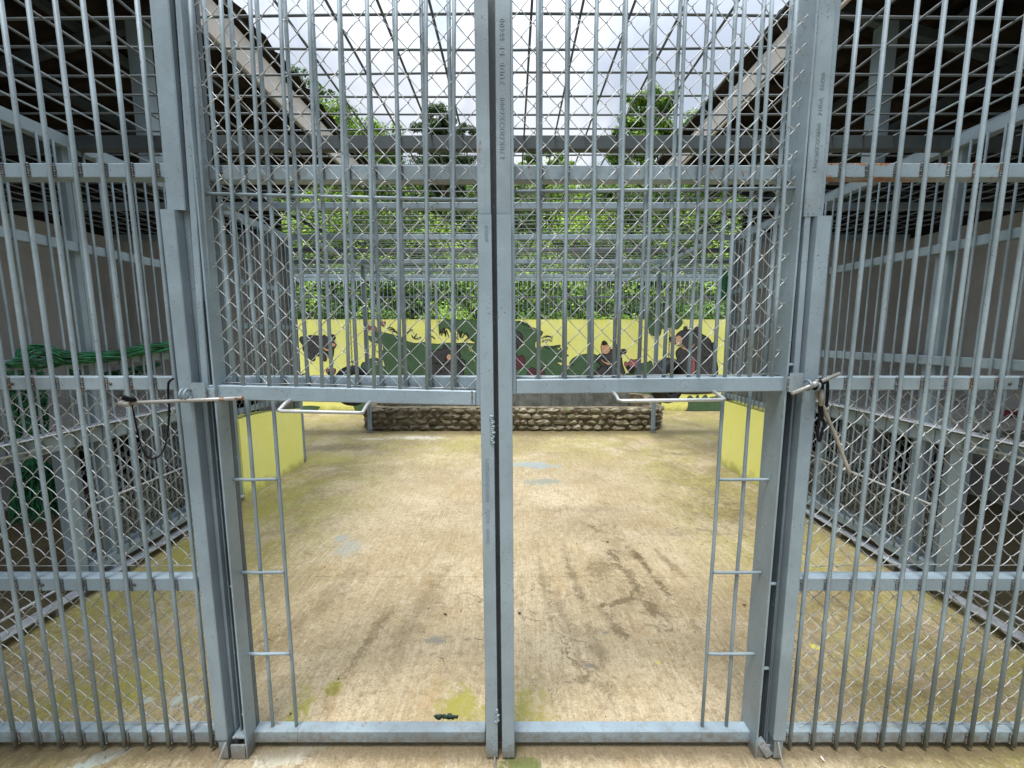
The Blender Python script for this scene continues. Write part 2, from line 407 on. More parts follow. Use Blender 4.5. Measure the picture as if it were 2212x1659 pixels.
_barcache = {}
def bar(parent, a, b, r=.0065, mat='steel_bar', name='bar', n=8, jit=.0012):
    """a round bar as a mesh of its own; equal bars share mesh data"""
    a = Vector(a); b = Vector(b); L = (b-a).length
    key = (round(L, 3), r, mat, n)
    if key not in _barcache:
        m = MB(); segs = 5; pts = []
        for i in range(segs+1): pts.append((random.uniform(-jit, jit)*(0 < i < segs), random.uniform(-jit, jit)*(0 < i < segs), L*i/segs))
        m.tube(pts, r, n)
        o = m.build(name, mat); _barcache[key] = o.data; bpy.data.objects.remove(o)
    o = bpy.data.objects.new(name, _barcache[key]); C.objects.link(o)
    o.parent = parent; o.rotation_mode = 'QUATERNION'
    qd = (b-a).to_track_quat('Z', 'Y')
    o.rotation_quaternion = qd; o.location = a-world_of(parent)
    return o

def welds(mb, pts, mi=1, r=.004, k=7, span=.045):
    for p in pts:
        p = Vector(p)
        for i in range(k):
            mb.blob(p+Vector((random.uniform(-.001, .001), random.uniform(-.001, .0005), -span/2+span*i/(k-1))), r*random.uniform(.7, 1.15), mi, n=3, jit=.15)

def chainlink(parent, name, org, ux, width, height, p=.076, q=.078, r=.00155, n=4, d=.0062, hi=True, mat='galv', ny=None):
    """woven diamond wire mesh in the plane spanned by ux and z"""
    org = Vector(org); ux = Vector(ux).normalized(); uz = Vector((0, 0, 1)); nn = ux.cross(uz) if ny is None else Vector(ny)
    mb = MB(); nw = int(width/(p/2)); nz = int(height/(q/2))
    for i in range(nw):
        pts = []
        def kn(k):
            return (i+(1 if (k+i) % 2 else 0))*p/2
        ph = random.uniform(-.0015, .0015)
        for k in range(nz+1):
            z = k*q/2
            xk = kn(k); xo = .0024*(1 if (k+i) % 2 else -1)
            sgn = 1 if (k+i) % 2 == 0 else -1
            wz = .0012*math.sin(k*1.7+i)+ph+.006*mnoise.noise(Vector((i*.13+org.x*7, k*.13, org.y*3)))
            pts.append((xk+xo, 0, z+wz))
            if k < nz:
                xn = kn(k+1); ts = (.13, .5, .87) if hi else (.5,)
                for t in ts:
                    bow = math.sin(PI*t)
                    pts.append((xk+(xn-xk)*t, sgn*d*(.55+.45*bow), z+q/2*t+wz))
        W = [org+ux*x+nn*y+uz*z for x, y, z in pts]
        mb.tube(W, r, n)
    # selvedge tie wires
    for zz in (0.004, height-.004):
        mb.tube([org+ux*(width*t/10)+uz*(zz+random.uniform(-.003, .003))+nn*random.uniform(-.003, .003) for t in range(11)], r*1.1, n)
    return mb.build(name, mat, parent)

def fonttext(body, size, parent, loc, rotm, name='rolled_lettering', ext=.0006):
    cu = bpy.data.curves.new('t', 'FONT'); cu.body = body; cu.size = size; cu.extrude = ext; cu.offset = .0004
    cu.align_x = 'LEFT'; cu.align_y = 'CENTER'; cu.space_character = 1.25
    to = bpy.data.objects.new('t', cu); C.objects.link(to)
    bpy.context.view_layer.update()
    dg = bpy.context.evaluated_depsgraph_get()
    me = bpy.data.meshes.new_from_object(to.evaluated_get(dg))
    me.materials.clear(); me.materials.append(M['letter'])
    bpy.data.objects.remove(to)
    o = bpy.data.objects.new(name, me); C.objects.link(o); o.parent = parent
    o.rotation_mode = 'QUATERNION'; o.rotation_quaternion = rotm.to_quaternion(); o.location = Vector(loc)-world_of(parent)
    return o
# text facing -y, reading upwards:  text x -> +z, text y -> -x ; normal -> -y
TUP = Matrix(((0, -1, 0), (0, 0, -1), (1, 0, 0)))
TDN = Matrix(((0, 1, 0), (0, 0, -1), (-1, 0, 0)))
TFL = Matrix(((1, 0, 0), (0, 0, -1), (0, 1, 0)))

# ================================================================== SETTING
fl = MB(); NX, NY = 60, 80
for i in range(NX+1):
    for j in range(NY+1):
        x = -4.75+9.5*i/NX; y = -4+12.6*j/NY
        fl.v.append((x, y, .004*mnoise.noise(Vector((x*.9, y*.9, 0)))-.002))
for i in range(NX):
    for j in range(NY):
        a = i*(NY+1)+j; fl.f.append((a, a+NY+1, a+NY+2, a+1)); fl.m.append(0); fl.sm.append(True)
tag(fl.build('floor', 'floor'), kind='structure')
gr = MB(); gr.add([(-70, -60, -.05), (70, -60, -.05), (70, 90, -.05), (-70, 90, -.05)], [(0, 1, 2, 3)])
tag(gr.build('ground', 'soil'), kind='structure')

# hillside --------------------------------------------------------
def hill_z(x, y):
    t = max(0, y-8.9)
    z = .95*t*(1-.012*t) + .35*mnoise.noise(Vector((x*.35, y*.35, 3)))*min(1, t)
    return min(z, 7.7+.5*mnoise.noise(Vector((x*.25, y*.1, 9))) + .04*t)
hm = MB(); HX, HY = 70, 50
for i in range(HX+1):
    for j in range(HY+1):
        x = -30+60*i/HX; y = 8.75+26*j/HY
        hm.v.append((x, y, hill_z(x, y)-.05))
for i in range(HX):
    for j in range(HY):
        a = i*(HY+1)+j; hm.f.append((a, a+HY+1, a+HY+2, a+1)); hm.m.append(0); hm.sm.append(True)
tag(hm.build('hillside', 'soil'), kind='structure')

def leaf(mb, p, nrm, s, mi, droop=.3):
    """one folded leaf of two faces"""
    nrm = Vector(nrm).normalized()
    t = nrm.orthogonal().normalized()
    t = Matrix.Rotation(random.uniform(0, 2*PI), 3, nrm) @ t
    t = (t+Vector((0, 0, -droop))).normalized(); w = nrm.cross(t).normalized()
    a = p; b = p+t*s; m1 = p+t*s*.45+w*s*.27+nrm*s*.08; m2 = p+t*s*.45-w*s*.27+nrm*s*.08
    mb.add([a, m1, b, m2], [(0, 1, 2), (0, 2, 3)], mi)
def clump(mb, c, r, n, s, mi_w, sq=.8, up=.35):
    c = Vector(c)
    for _ in range(n):
        d = Vector((random.gauss(0, 1), random.gauss(0, 1), random.gauss(0, 1))).normalized()
        rr = r*random.uniform(.55, 1.05)
        p = c+Vector((d.x*rr, d.y*rr, d.z*rr*sq))
        nr = (d+Vector((random.uniform(-.6, .6), random.uniform(-.6, .6), random.uniform(-.3, .6)+up)))
        leaf(mb, p, nr, s*random.uniform(.6, 1.3), random.choices(range(len(mi_w)), mi_w)[0])
# creeping ground cover over the whole hill: nobody could count it
hv = MB()
for k in range(1000):
    y = 9.1+12.5*random.random()**1.25
    x = random.uniform(-1, 1)*(5.2+.62*(y-8))
    z = hill_z(x, y); r = random.uniform(.20, .62)*(1+.035*(y-9))
    tone = mnoise.noise(Vector((x*.55, y*.55, z*.4)))
    pick = random.random()+tone-(.25 if z < 2.6 else 0)
    w = (.25, .9, .05) if pick > .62 else ((.6, .25, .35) if pick > .3 else (.12, .03, .9))
    clump(hv, (x, y, z+r*random.uniform(.0, 1.0)), r, int(95+110*r), .105*(1+.03*(y-9)), w)
tag(hv.build('hill_creepers', ['leafA', 'leafB', 'leafC']), 'dense green creepers and undergrowth covering the hillside', 'undergrowth', kind='stuff')

def tree(label, base, h, crown, mats, lean=(0, 0), nleaf=90, ls=.11, vine=False, trunkr=.09, seed=1):
    random.seed(seed)
    base = Vector(base); t = thing('tree', label, 'tree', base, group='trees on the hill behind the cages')
    top = base+Vector((lean[0], lean[1], h)); tm = MB()
    pts = [base.lerp(top, i/8)+Vector((random.uniform(-.05, .05), random.uniform(-.05, .05), 0)) for i in range(9)]
    pts[0] = base-Vector((0, 0, .3))
    tm.tube(pts, trunkr, 8, rfun=lambda q: 1-.72*q)
    tips = []
    for (dx, dy, dz, r) in crown:
        tip = base+Vector((dx, dy, dz)); tips.append((tip, r))
        st = base.lerp(top, min(.95, max(.25, dz/h*.62)))
        mid = st.lerp(tip, .5)+Vector((0, 0, -.12))
        tm.tube([st, mid, tip], trunkr*.38, 6, rfun=lambda q: 1-.7*q)
        for _ in range(4):
            e = tip+Vector((random.uniform(-r, r), random.uniform(-r, r), random.uniform(-.6*r, r)))
            tm.tube([mid.lerp(tip, .6), (tip+e)/2, e], trunkr*.14, 4, rfun=lambda q: 1-.7*q)
    tm.build('trunk', 'bark', t)
    cm = MB()
    for tip, r in tips:
        for _ in range(max(6, int(r*24))):
            o = Vector((random.gauss(0, .55), random.gauss(0, .55), random.gauss(0, .45)))*r
            clump(cm, tip+o, r*random.uniform(.32, .55), int(nleaf*2), ls, (.5, .25, .25), sq=.75)
    cm.build('crown', mats, t)
    return t
def hb(u, Y, v=None):
    p = P(u, 400, Y); return Vector((p.x, Y, hill_z(p.x, Y)-.05))
def crown_at(base, uvs):
    out = []
    for (u, v, dy, r) in uvs:
        p = P(u, v, base.y+dy); out.append((p.x-base.x, dy, p.z-base.z, r))
    return out
b = hb(668, 17.5)
tree('thin tree with sparse airy crown rising highest at left beside the roof edge', b, 3.6,
     crown_at(b, [(625,165,0,.45),(655,190,.2,.5),(690,215,0,.42),(610,205,-.3,.4),(700,240,.1,.35),(650,235,0,.5)]), ['leafD','leafA','leafC'], nleaf=38, ls=.12, seed=3)
b = hb(745, 16.5)
tree('broad rounded green tree left of the dark vine-covered one', b, 3.4,
     crown_at(b, [(715,262,0,.75),(750,290,.3,.8),(790,305,0,.7),(830,320,.2,.7),(690,300,0,.7),(770,340,0,.8),(850,350,0,.6),(715,345,0,.7)]), ['leafA','leafB','leafD'], nleaf=75, ls=.12, seed=4)
b = hb(962, 15.5)
tree('dark narrow tree smothered in vines left of the centre posts', b, 3.2,
     crown_at(b, [(955,258,0,.5),(935,285,0,.42),(985,290,0,.45),(960,310,.1,.6),(945,345,0,.6),(990,350,0,.55),(925,370,0,.6),(1005,385,0,.5),(960,380,0,.6)]), ['leafD','leafC','leafC'], nleaf=100, ls=.10, trunkr=.14, seed=5)
b = hb(1175, 16.0)
tree('small bushy treetop just right of the centre posts', b, 1.8,
     crown_at(b, [(1150,342,0,.35),(1165,330,0,.3),(1195,350,0,.38),(1225,362,0,.35),(1130,360,0,.3),(1180,368,0,.4)]), ['leafA','leafB','leafC'], nleaf=80, ls=.10, seed=6)
b = hb(1400, 14.5)
tree('leafy tree with bright green crown and pale trunk at right', b, 3.6,
     crown_at(b, [(1405,215,0,.42),(1375,230,.1,.42),(1440,228,.1,.45),(1350,270,0,.42),(1395,265,.2,.6),(1440,275,0,.5),(1335,310,0,.4),(1375,318,0,.6),
                  (1425,325,0,.6),(1340,350,0,.4),(1400,370,0,.55),(1460,350,0,.5),(1470,300,0,.4)]), ['leafA','leafB','leafC'], nleaf=85, ls=.10, trunkr=.11, seed=8)
b = hb(1545, 15.5)
tree('round green tree half hidden behind the right roof end', b, 2.6,
     crown_at(b, [(1520,395,0,.6),(1570,400,0,.6),(1500,430,0,.6),(1550,440,.2,.7),(1600,430,0,.6)]), ['leafA','leafB','leafC'], nleaf=80, ls=.11, seed=9)
random.seed(21)
sh_lab = ['low dark shrub behind the bear mural at far left', 'bushy shrub behind the mural, second from the left', 'bright green shrub behind the mural left of centre',
          'shrub behind the mural just right of the centre posts', 'pale green shrub behind the mural right of centre', 'dark shrub behind the mural at far right']
for i, (u, mats) in enumerate([(680, ['leafC','leafD','leafC']), (800, ['leafA','leafC','leafC']), (960, ['leafB','leafA','leafA']), (1170, ['leafA','leafC','leafA']), (1310, ['leafB','leafA','leafA']), (1500, ['leafA','leafC','leafD'])]):
    x = P(u, 700, 9.6).x; z0 = hill_z(x, 9.6)
    t = thing('shrub', sh_lab[i], 'shrub', (x, 9.6, z0), group='shrubs right behind the mural wall')
    sm = MB()
    for k in range(7):
        a = random.uniform(0, 2*PI); sm.tube([(x, 9.6, z0-.1), (x+.2*math.cos(a), 9.6+.2*math.sin(a), z0+.5), (x+.5*math.cos(a), 9.6+.4*math.sin(a), z0+1.0)], .018, 5, rfun=lambda q: 1-.6*q)
    sm.build('stem', 'bark', t)
    cm = MB()
    for k in range(26): clump(cm, (x+random.uniform(-.75, .75), 9.6+random.uniform(-.3, .5), z0+random.uniform(.35, 1.5)), random.uniform(.16, .34), 80, .085, (.5, .3, .2))
    cm.build('foliage', mats, t)
# bare pale trunk behind the back fence
pt = MB(); p0 = P(1335, 690, 9.0); p1 = P(1340, 560, 9.1)
pt.tube([p0+Vector((0, 0, -1.6)), p0, (p0+p1)/2+Vector((.02, 0, 0)), p1, p1+Vector((.05, .1, .9))], .045, 8, rfun=lambda q: 1-.4*q)
one(pt, 'bare_trunk', 'pale_trunk', 'pale bare tree trunk standing behind the back fence right of centre', 'trunk', org=(p0.x, 9, .0))

# ================================================================== BACK WALL WITH MURAL
YW = 8.43
wt = thing('mural_wall', 'yellow painted back wall carrying a mural of cartoon bears and green bushes', 'wall', (0, YW, 0))
mw = MB(); mw.box(-6.2, 6.2, YW, YW+.15, -.05, 1.925, bev=.008); mw.build('wall', 'yellow', wt)
def smoothpoly(pts, closed=True, sub=4):
    n = len(pts); out = []
    rng = range(n) if closed else range(n-1)
    for i in rng:
        p0 = pts[(i-1) % n] if closed or i > 0 else pts[i]; p1 = pts[i]; p2 = pts[(i+1) % n]; p3 = pts[(i+2) % n] if closed or i+2 < n else pts[(i+1) % n]
        for k in range(sub):
            t = k/sub
            out.append(tuple(.5*((2*p1[j])+(-p0[j]+p2[j])*t+(2*p0[j]-5*p1[j]+4*p2[j]-p3[j])*t*t+(-p0[j]+3*p1[j]-3*p2[j]+p3[j])*t**3) for j in (0, 1)))
    if not closed: out.append(tuple(pts[-1]))
    return out
def crop1(p): return P((820+p[0]/3.814)/1.302, (860+p[1]/3.814)/1.302, YW)
def crop2(p): return P((1400+p[0]/3.253)/1.302, (860+p[1]/3.253)/1.302, YW)
def fill(mb, pts, cv, mi, layer, sm=True, outline=.012):
    q = [cv(p) for p in (smoothpoly(pts) if sm else pts)]
    q2 = [(min(6, a.x), min(1.918, max(.004, a.z))) for a in q]
    from mathutils.geometry import tessellate_polygon
    def lay(poly, y, m):
        tri = tessellate_polygon([[Vector((x, z, 0)) for x, z in poly]])
        n0 = [(x, y, z) for x, z in poly]
        fs = []
        for t in tri:
            a, b, c = [Vector((poly[i][0], poly[i][1])) for i in t]
            cr = (b-a).cross(c-a)
            fs.append(tuple(t) if cr > 0 else tuple(t)[::-1])
        mb.add(n0, fs, m)
    lay(q2, YW-.0015*layer-.001, mi)
    if outline:
        stroke(mb, q2+[q2[0]], outline, layer+.4)
def stroke(mb, q2, w, layer, mi=0):
    y = YW-.0015*layer-.001; vs = []; fs = []
    for i, (x, z) in enumerate(q2):
        a = q2[max(0, i-1)]; b = q2[min(len(q2)-1, i+1)]
        d = Vector((b[0]-a[0], b[1]-a[1]));
        if d.length < 1e-6: d = Vector((1, 0))
        d.normalize(); nx, nz = -d.y*w/2, d.x*w/2
        vs += [(x+nx, y, z+nz), (x-nx, y, z-nz)]
    for i in range(len(q2)-1): fs.append((2*i, 2*i+1, 2*i+3, 2*i+2))
    mb.add(vs, fs, mi)
def line(mb, pts, cv, w, layer, mi=0):
    q = [cv(p) for p in smoothpoly(pts, False)]
    stroke(mb, [(a.x, min(1.918, max(.004, a.z))) for a in q], w, layer, mi)
def hairs(mb, x0, x1, y0, y1, n, cv, layer, inside=None, ln=24):
    for _ in range(n):
        x = random.uniform(x0, x1); y = random.uniform(y0, y1)
        a = random.uniform(1.2, 1.9); line(mb, [(x, y), (x+math.cos(a)*ln*.5+2, y+math.sin(a)*ln*.5), (x+math.cos(a)*ln, y+math.sin(a)*ln)], cv, .009, layer)
def ell(cx, cy, rx, ry, n=12): return [(cx+rx*math.cos(2*PI*i/n), cy+ry*math.sin(2*PI*i/n)) for i in range(n)]
MM = ['m_black', 'm_grey', 'm_tan', 'm_green', 'm_red', 'm_pink', 'yellow']
def mural(name, mb, label): o = mb.build(name, MM, wt); o['label'] = label; return o
# bushes
g = MB()
fill(g, [(1005,785),(1000,640),(975,560),(940,520),(985,470),(960,400),(900,395),(850,380),(815,322),(870,330),(900,295),(960,282),(1040,300),(1110,318),(1190,345),(1245,382),(1330,402),(1420,392),(1560,412),(1640,400),(1760,402),(1860,398),(1960,405),(2120,400),(2120,1150),(1000,1150)], crop1, 3, 1)
fill(g, [(1580,190),(1600,165),(1650,150),(1800,150),(2000,148),(2150,148),(2150,420),(1960,385),(1900,345),(1860,300),(1800,290),(1760,260),(1720,300),(1690,250),(1650,240),(1640,300),(1610,260),(1590,310)], crop1, 3, 2)
for s_ in ([(1590,310),(1600,260),(1612,300)],[(1610,320),(1632,235),(1655,330)],[(1655,330),(1660,260),(1690,340)],[(1780,330),(1790,265),(1810,340)],[(1800,340),(1830,265),(1815,345)],[(1830,345),(1870,290),(1905,330)],[(1850,385),(1900,345),(1950,370)],
           [(1035,235),(1080,238),(1110,262)],[(1045,262),(1085,255),(1130,285)],[(1080,280),(1110,275),(1150,310)],[(1290,315),(1310,345),(1345,300)],[(1310,345),(1345,355),(1390,335)],[(1240,300),(1260,270),(1300,255)],[(1470,330),(1510,330),(1535,355)],[(1740,360),(1770,340),(1790,370)]):
    line(g, s_, crop1, .022, 3)
for s_ in ([(1590,350),(1612,270),(1640,335)], [(1700,345),(1720,280),(1760,350)], [(1820,350),(1850,300),(1900,350)]): pass
fill(g, [(700,790),(735,700),(760,670),(745,640),(770,605),(800,612),(830,575),(900,560),(940,580),(960,640),(1010,700),(1020,1150),(690,1150)], crop1, 3, 1.5)
fill(g, [(905,430),(935,395),(950,440),(965,500),(905,480)], crop1, 6, 3, outline=.01)
mural('painted_bush', g, 'big painted green bush with black outline and pointed leaves at left of the mural')
g = MB()
fill(g, [(-120,140),(30,128),(150,140),(215,143),(295,180),(285,208),(350,212),(410,238),(395,275),(345,330),(350,390),(420,370),(500,368),(575,360),(540,400),(640,392),(585,430),(650,455),(560,480),(600,510),(540,520),(600,560),(640,600),(640,1150),(-120,1150)], crop2, 3, 1)
for s_ in ([(180,160),(215,150),(240,175)],[(230,170),(275,180),(300,200)],[(300,200),(335,205),(360,225)],[(400,300),(440,275),(505,285)],[(400,330),(450,310),(500,325)],[(430,290),(470,280),(500,305)],[(420,370),(470,390),(540,370)],[(560,370),(590,400),(640,380)]):
    line(g, s_, crop2, .018, 3)
mural('painted_bush', g, 'painted green bush with feathery edge right of the centre posts')
g = MB()
fill(g, [(560,1150),(640,600),(700,545),(655,530),(690,480),(760,450),(830,440),(900,450),(960,500),(1100,560),(1160,620),(1240,600),(1290,540),(1360,520),(1420,560),(1440,1150)], crop2, 3, 1.5)
mural('painted_bush', g, 'low painted green bush below the bear looking up')
g = MB()
fill(g, [(1360,150),(1385,110),(1500,95),(1640,100),(1690,150),(1640,215),(1600,190),(1540,215),(1500,210),(1480,270),(1400,265),(1380,210)], crop2, 3, 1)
mural('painted_bush', g, 'painted green treetop at the upper right of the mural')
g = MB()
fill(g, [(1745,1150),(1745,900),(1730,850),(1760,822),(1800,850),(1830,815),(1850,855),(1900,815),(1930,850),(1990,830),(2400,820),(2400,1150)], crop2, 3, 1)
fill(g, [(60,1150),(100,1090),(180,1075),(300,1085),(270,1120),(255,1180)], crop1, 3, 1)
mural('painted_bush', g, 'low painted grass tuft at the foot of the mural')
# bears
def bearA():
    g = MB()
    fill(g, [(118,332),(95,342),(90,370),(108,398),(124,420),(126,470),(160,520),(190,560),(225,586),(250,575),(250,520),(285,535),(320,545),(335,580),(360,590),(375,570),(365,520),(385,500),(385,535),(405,556),(440,548),(450,500),(452,460),(470,435),(478,405),(468,385),(445,372),(466,350),(464,322),(440,312),(415,328),(375,335),(352,314),(330,330),(260,322),(190,322),(145,345)], crop1, 1, 2, outline=.025)
    fill(g, [(380,398),(420,392),(474,396),(472,430),(445,440),(400,428)], crop1, 2, 3)
    fill(g, [(330,432),(365,455),(400,462),(428,452),(405,485),(365,482),(340,462)], crop1, 2, 3)
    fill(g, ell(463, 395, 15, 13), crop1, 0, 4, outline=0)
    hairs(g, 150, 320, 345, 500, 26, crop1, 3)
    mural('painted_bear', g, 'painted grey bear running on all fours at the far left of the mural')
bearA()
def bearB():
    g = MB()
    fill(g, ell(1826, 612, 34, 38), crop1, 1, 2, outline=.024); fill(g, ell(1826, 612, 14, 18), crop1, 1, 3)
    fill(g, [(1468,1100),(1470,720),(1500,650),(1520,590),(1510,520),(1530,478),(1620,465),(1632,430),(1660,420),(1692,450),(1760,445),(1780,422),(1808,440),(1800,500),(1812,540),(1790,590),(1805,640),(1840,690),(1850,1100)], crop1, 1, 2.5, outline=.025)
    fill(g, ell(1690, 550, 28, 34), crop1, 2, 4); fill(g, ell(1690, 775, 55, 38), crop1, 2, 4)
    line(g, [(1530,610),(1590,622),(1640,610)], crop1, .02, 4); line(g, [(1640,610),(1660,640),(1700,605)], crop1, .02, 4)
    fill(g, ell(1660, 445, 14, 16), crop1, 1, 4); fill(g, ell(1790, 448, 10, 18), crop1, 1, 4)
    hairs(g, 1530, 1660, 490, 740, 44, crop1, 4)
    for s_ in ([(1920,430),(1905,460),(1925,490)], [(1940,425),(1925,460),(1945,500)], [(1965,540),(1950,570),(1970,600)]): line(g, s_, crop1, .008, 4, 6)
    mural('painted_bear', g, 'painted grey bear sitting left of the centre posts with a round tan snout')
bearB()
def bearE():
    g = MB()
    fill(g, [(20,400),(30,280),(90,225),(165,228),(215,260),(228,310),(205,370),(160,410),(120,560),(20,600)], crop2, 1, 2, outline=.025)
    hairs(g, 150, 210, 260, 370, 12, crop2, 4)
    for s_ in ([(200,375),(225,365),(250,345)],): line(g, s_, crop2, .008, 4, 6)
    mural('painted_bear', g, 'painted grey bear head half hidden by the centre posts')
    g = MB()
    fill(g, [(120,590),(130,470),(165,432),(190,465),(225,450),(252,490),(240,540),(190,575)], crop2, 4, 3)
    fill(g, [(272,650),(275,600),(310,562),(345,580),(400,570),(430,610),(425,680),(300,690)], crop2, 4, 3)
    line(g, [(300,600),(330,620),(345,600)], crop2, .012, 4)
    mural('painted_flower', g, 'two painted maroon flowers right of the centre posts')
bearE()
def bearC():
    g = MB()
    fill(g, ell(1150, 417, 26, 20), crop2, 1, 2, outline=.022)
    fill(g, [(860,760),(870,680),(895,600),(945,555),(905,505),(905,470),(940,440),(1000,440),(1035,400),(1075,405),(1095,350),(1115,400),(1130,460),(1140,540),(1165,620),(1160,700),(1165,760)], crop2, 1, 2.5, outline=.024)
    fill(g, [(943,372),(960,345),(1000,352),(1030,395),(1005,438),(960,436)], crop2, 2, 4)
    fill(g, [(950,335),(965,318),(990,325),(1005,350),(975,362),(950,355)], crop2, 0, 5, outline=0)
    fill(g, [(945,485),(975,510),(1025,522),(1020,545),(975,525),(950,505)], crop2, 2, 4, outline=.008)
    hairs(g, 900, 1110, 470, 640, 44, crop2, 4)
    line(g, [(945,555),(1000,560),(985,620)], crop2, .016, 5); line(g, [(905,505),(960,480),(1030,500)], crop2, .016, 5)
    mural('painted_bear', g, 'painted grey bear raising its snout right of the centre posts')
    g = MB()
    fill(g, [(1165,510),(1195,520),(1215,488),(1240,495),(1285,490),(1290,530),(1265,560),(1240,610),(1200,600),(1160,540)], crop2, 5, 3)
    fill(g, [(1175,565),(1195,540),(1215,560),(1250,545),(1245,610),(1205,615)], crop2, 0, 4, outline=0)
    line(g, [(1235,600),(1240,650),(1230,700)], crop2, .016, 4)
    mural('painted_flower', g, 'painted pink tulip between the two right-hand bears')
bearC()
def bearD():
    g = MB()
    fill(g, ell(1716, 208, 18, 20), crop2, 1, 2); fill(g, ell(1820, 210, 22, 20), crop2, 1, 2); fill(g, ell(1975, 385, 32, 48), crop2, 1, 2, outline=.022)
    fill(g, [(1625,790),(1640,640),(1660,560),(1630,440),(1650,395),(1690,365),(1640,330),(1635,270),(1670,235),(1720,222),(1800,225),(1840,250),(1900,280),(1945,320),(1960,380),(1990,470),(2012,580),(2005,700),(2010,790)], crop2, 1, 2.5, outline=.024)
    fill(g, ell(1655, 317, 33, 48), crop2, 2, 4); fill(g, ell(1580, 303, 16, 22), crop2, 0, 5, outline=0)
    fill(g, [(1595,285),(1640,280),(1640,350),(1600,335),(1575,320)], crop2, 2, 3.5)
    fill(g, [(1680,372),(1745,398),(1800,342),(1795,365),(1755,410),(1690,395)], crop2, 2, 4, outline=.008)
    fill(g, [(1735,450),(1760,440),(1800,495),(1805,560),(1790,630),(1745,625),(1740,540)], crop2, 5, 4)
    for k in range(6): line(g, [(1748,505+20*k),(1765,500+20*k),(1785,510+20*k)], crop2, .012, 5)
    hairs(g, 1650, 1720, 420, 620, 20, crop2, 4); hairs(g, 1820, 1970, 290, 630, 60, crop2, 4)
    line(g, [(1870,470),(1920,470),(1960,450)], crop2, .014, 5)
    mural('painted_bear', g, 'large painted grey bear in profile with pink mark at the right of the mural')
bearD()
g = MB()
for (cx, cy, s_) in ((985, 185, 1), (835, 232, .8)):
    fill(g, [(cx-18*s_, cy-28), (cx, cy-10), (cx+22*s_, cy-15), (cx+18*s_, cy+20), (cx, cy+35*s_), (cx-22*s_, cy+15)], crop1, 5, 3, outline=.01)
fill(g, [(880,215),(905,225),(915,250),(900,300),(885,260)], crop1, 5, 3, outline=.01)
line(g, [(960,250),(930,262),(900,290)], crop1, .012, 3)
mural('painted_flower', g, 'painted pink flower on a stem above the left bush')
g = MB()
fill(g, [(370,690),(390,672),(415,690),(440,675),(472,680),(465,720),(430,745),(395,735)], crop1, 5, 3, outline=.016)
fill(g, [(390,720),(400,700),(420,712),(440,700),(445,735),(420,748)], crop1, 0, 4, outline=0)
line(g, [(105,770),(120,735),(165,730),(200,765)], crop1, .024, 3); line(g, [(330,765),(380,758),(420,775)], crop1, .03, 3)
mural('painted_flower', g, 'small painted tulip low on the wall beside the left tyre')

# back fence on the wall
bf = thing('back_fence', 'low fence of thin grey bars standing on top of the mural wall', 'fence', (0, 8.42, 1.925))
for z0, z1, nm in ((2.70, 2.76, 'rail'), (2.355, 2.395, 'rail')):
    m = MB(); m.beam((-4.6, 8.44, (z0+z1)/2), (4.6, 8.44, (z0+z1)/2), z1-z0, .04, .003); m.build(nm, 'steel' if z0 > 2.5 else 'steel_dark', bf)
for i in range(100): bar(bf, (-4.42+.0893*i, 8.40, 1.925), (-4.42+.0893*i, 8.40, 2.70), .0065, 'steel_bar', n=5)
for x in (-3.0, -1.55, 1.55, 3.0):
    m = MB(); m.beam((x, 8.375, 1.93), (x, 8.375, 2.70), .05, .04); m.build('post', 'steel', bf)

# ================================================================== CAGE ROOF GRID
cr = thing('cage_roof', 'flat roof grid of welded grey bars and beams over the whole cage', 'roof grid', (0, 1.4, 2.76))
for i in range(-25, 26):
    x = .071+.182*i
    if abs(x) > 4.6: continue
    bar(cr, (x, 1.46, 2.772+random.uniform(-.002, .002)), (x, 8.38, 2.772+random.uniform(-.002, .002)), .0052, 'steel_dark' if abs(x) < 2.1 else 'steel_bar', n=6)
for k in range(-1, 41):
    y = 1.66+.168*k
    if y > 8.35: continue
    nb = 14; m = MB()
    ph = random.uniform(0, 6)
    m.tube([(-4.6+9.2*i/nb, y+.006*math.sin(i*1.1+ph), 2.784+.006*math.sin(i*.9+ph*2)) for i in range(nb+1)], .0052, 6)
    m.build('bar', 'steel_dark', cr)
for y, h, d, mt in ((2.54, .075, .06, 'roof_steel'), (3.74, .057, .06, 'steel'), (4.87, .06, .05, 'steel'), (5.63, .045, .05, 'steel_dark'), (6.45, .06, .05, 'steel'), (7.25, .055, .05, 'steel'), (8.0, .055, .05, 'steel')):
    m = MB()
    if y == 2.54:   # open channel section
        m.beam((-4.62, y, 2.735), (4.62, y, 2.735), h, .006, .001); m.beam((-4.62, y+.028, 2.7605), (4.62, y+.028, 2.7605), .006, .05, .001, side=Vector((0, 0, 1)))
        m.beam((-4.62, y+.028, 2.7005), (4.62, y+.028, 2.7005), .006, .05, .001, side=Vector((0, 0, 1)))
    else: m.beam((-4.62, y, 2.763-h/2), (4.62, y, 2.763-h/2), h, d, .004)
    m.build('beam', mt, cr)
for x in (-2.36, 2.36):
    m = MB(); m.beam((x, 5.0, 2.70), (x, 8.36, 2.70), .05, .06, .004); m.build('beam', 'steel', cr)
for x, lab in ((-2.36, 'slim grey square post at the left end of the stone basin'), (2.34, 'slim grey square post at the right end of the stone basin')):
    m = MB(); m.beam((x, 6.56, 0), (x, 6.56, 2.67), .06, .05, .004); m.box(x-.05, x+.05, 6.50, 6.62, .002, .012)
    one(m, 'support_post', 'steel', lab, 'post', org=(x, 6.56, 0))

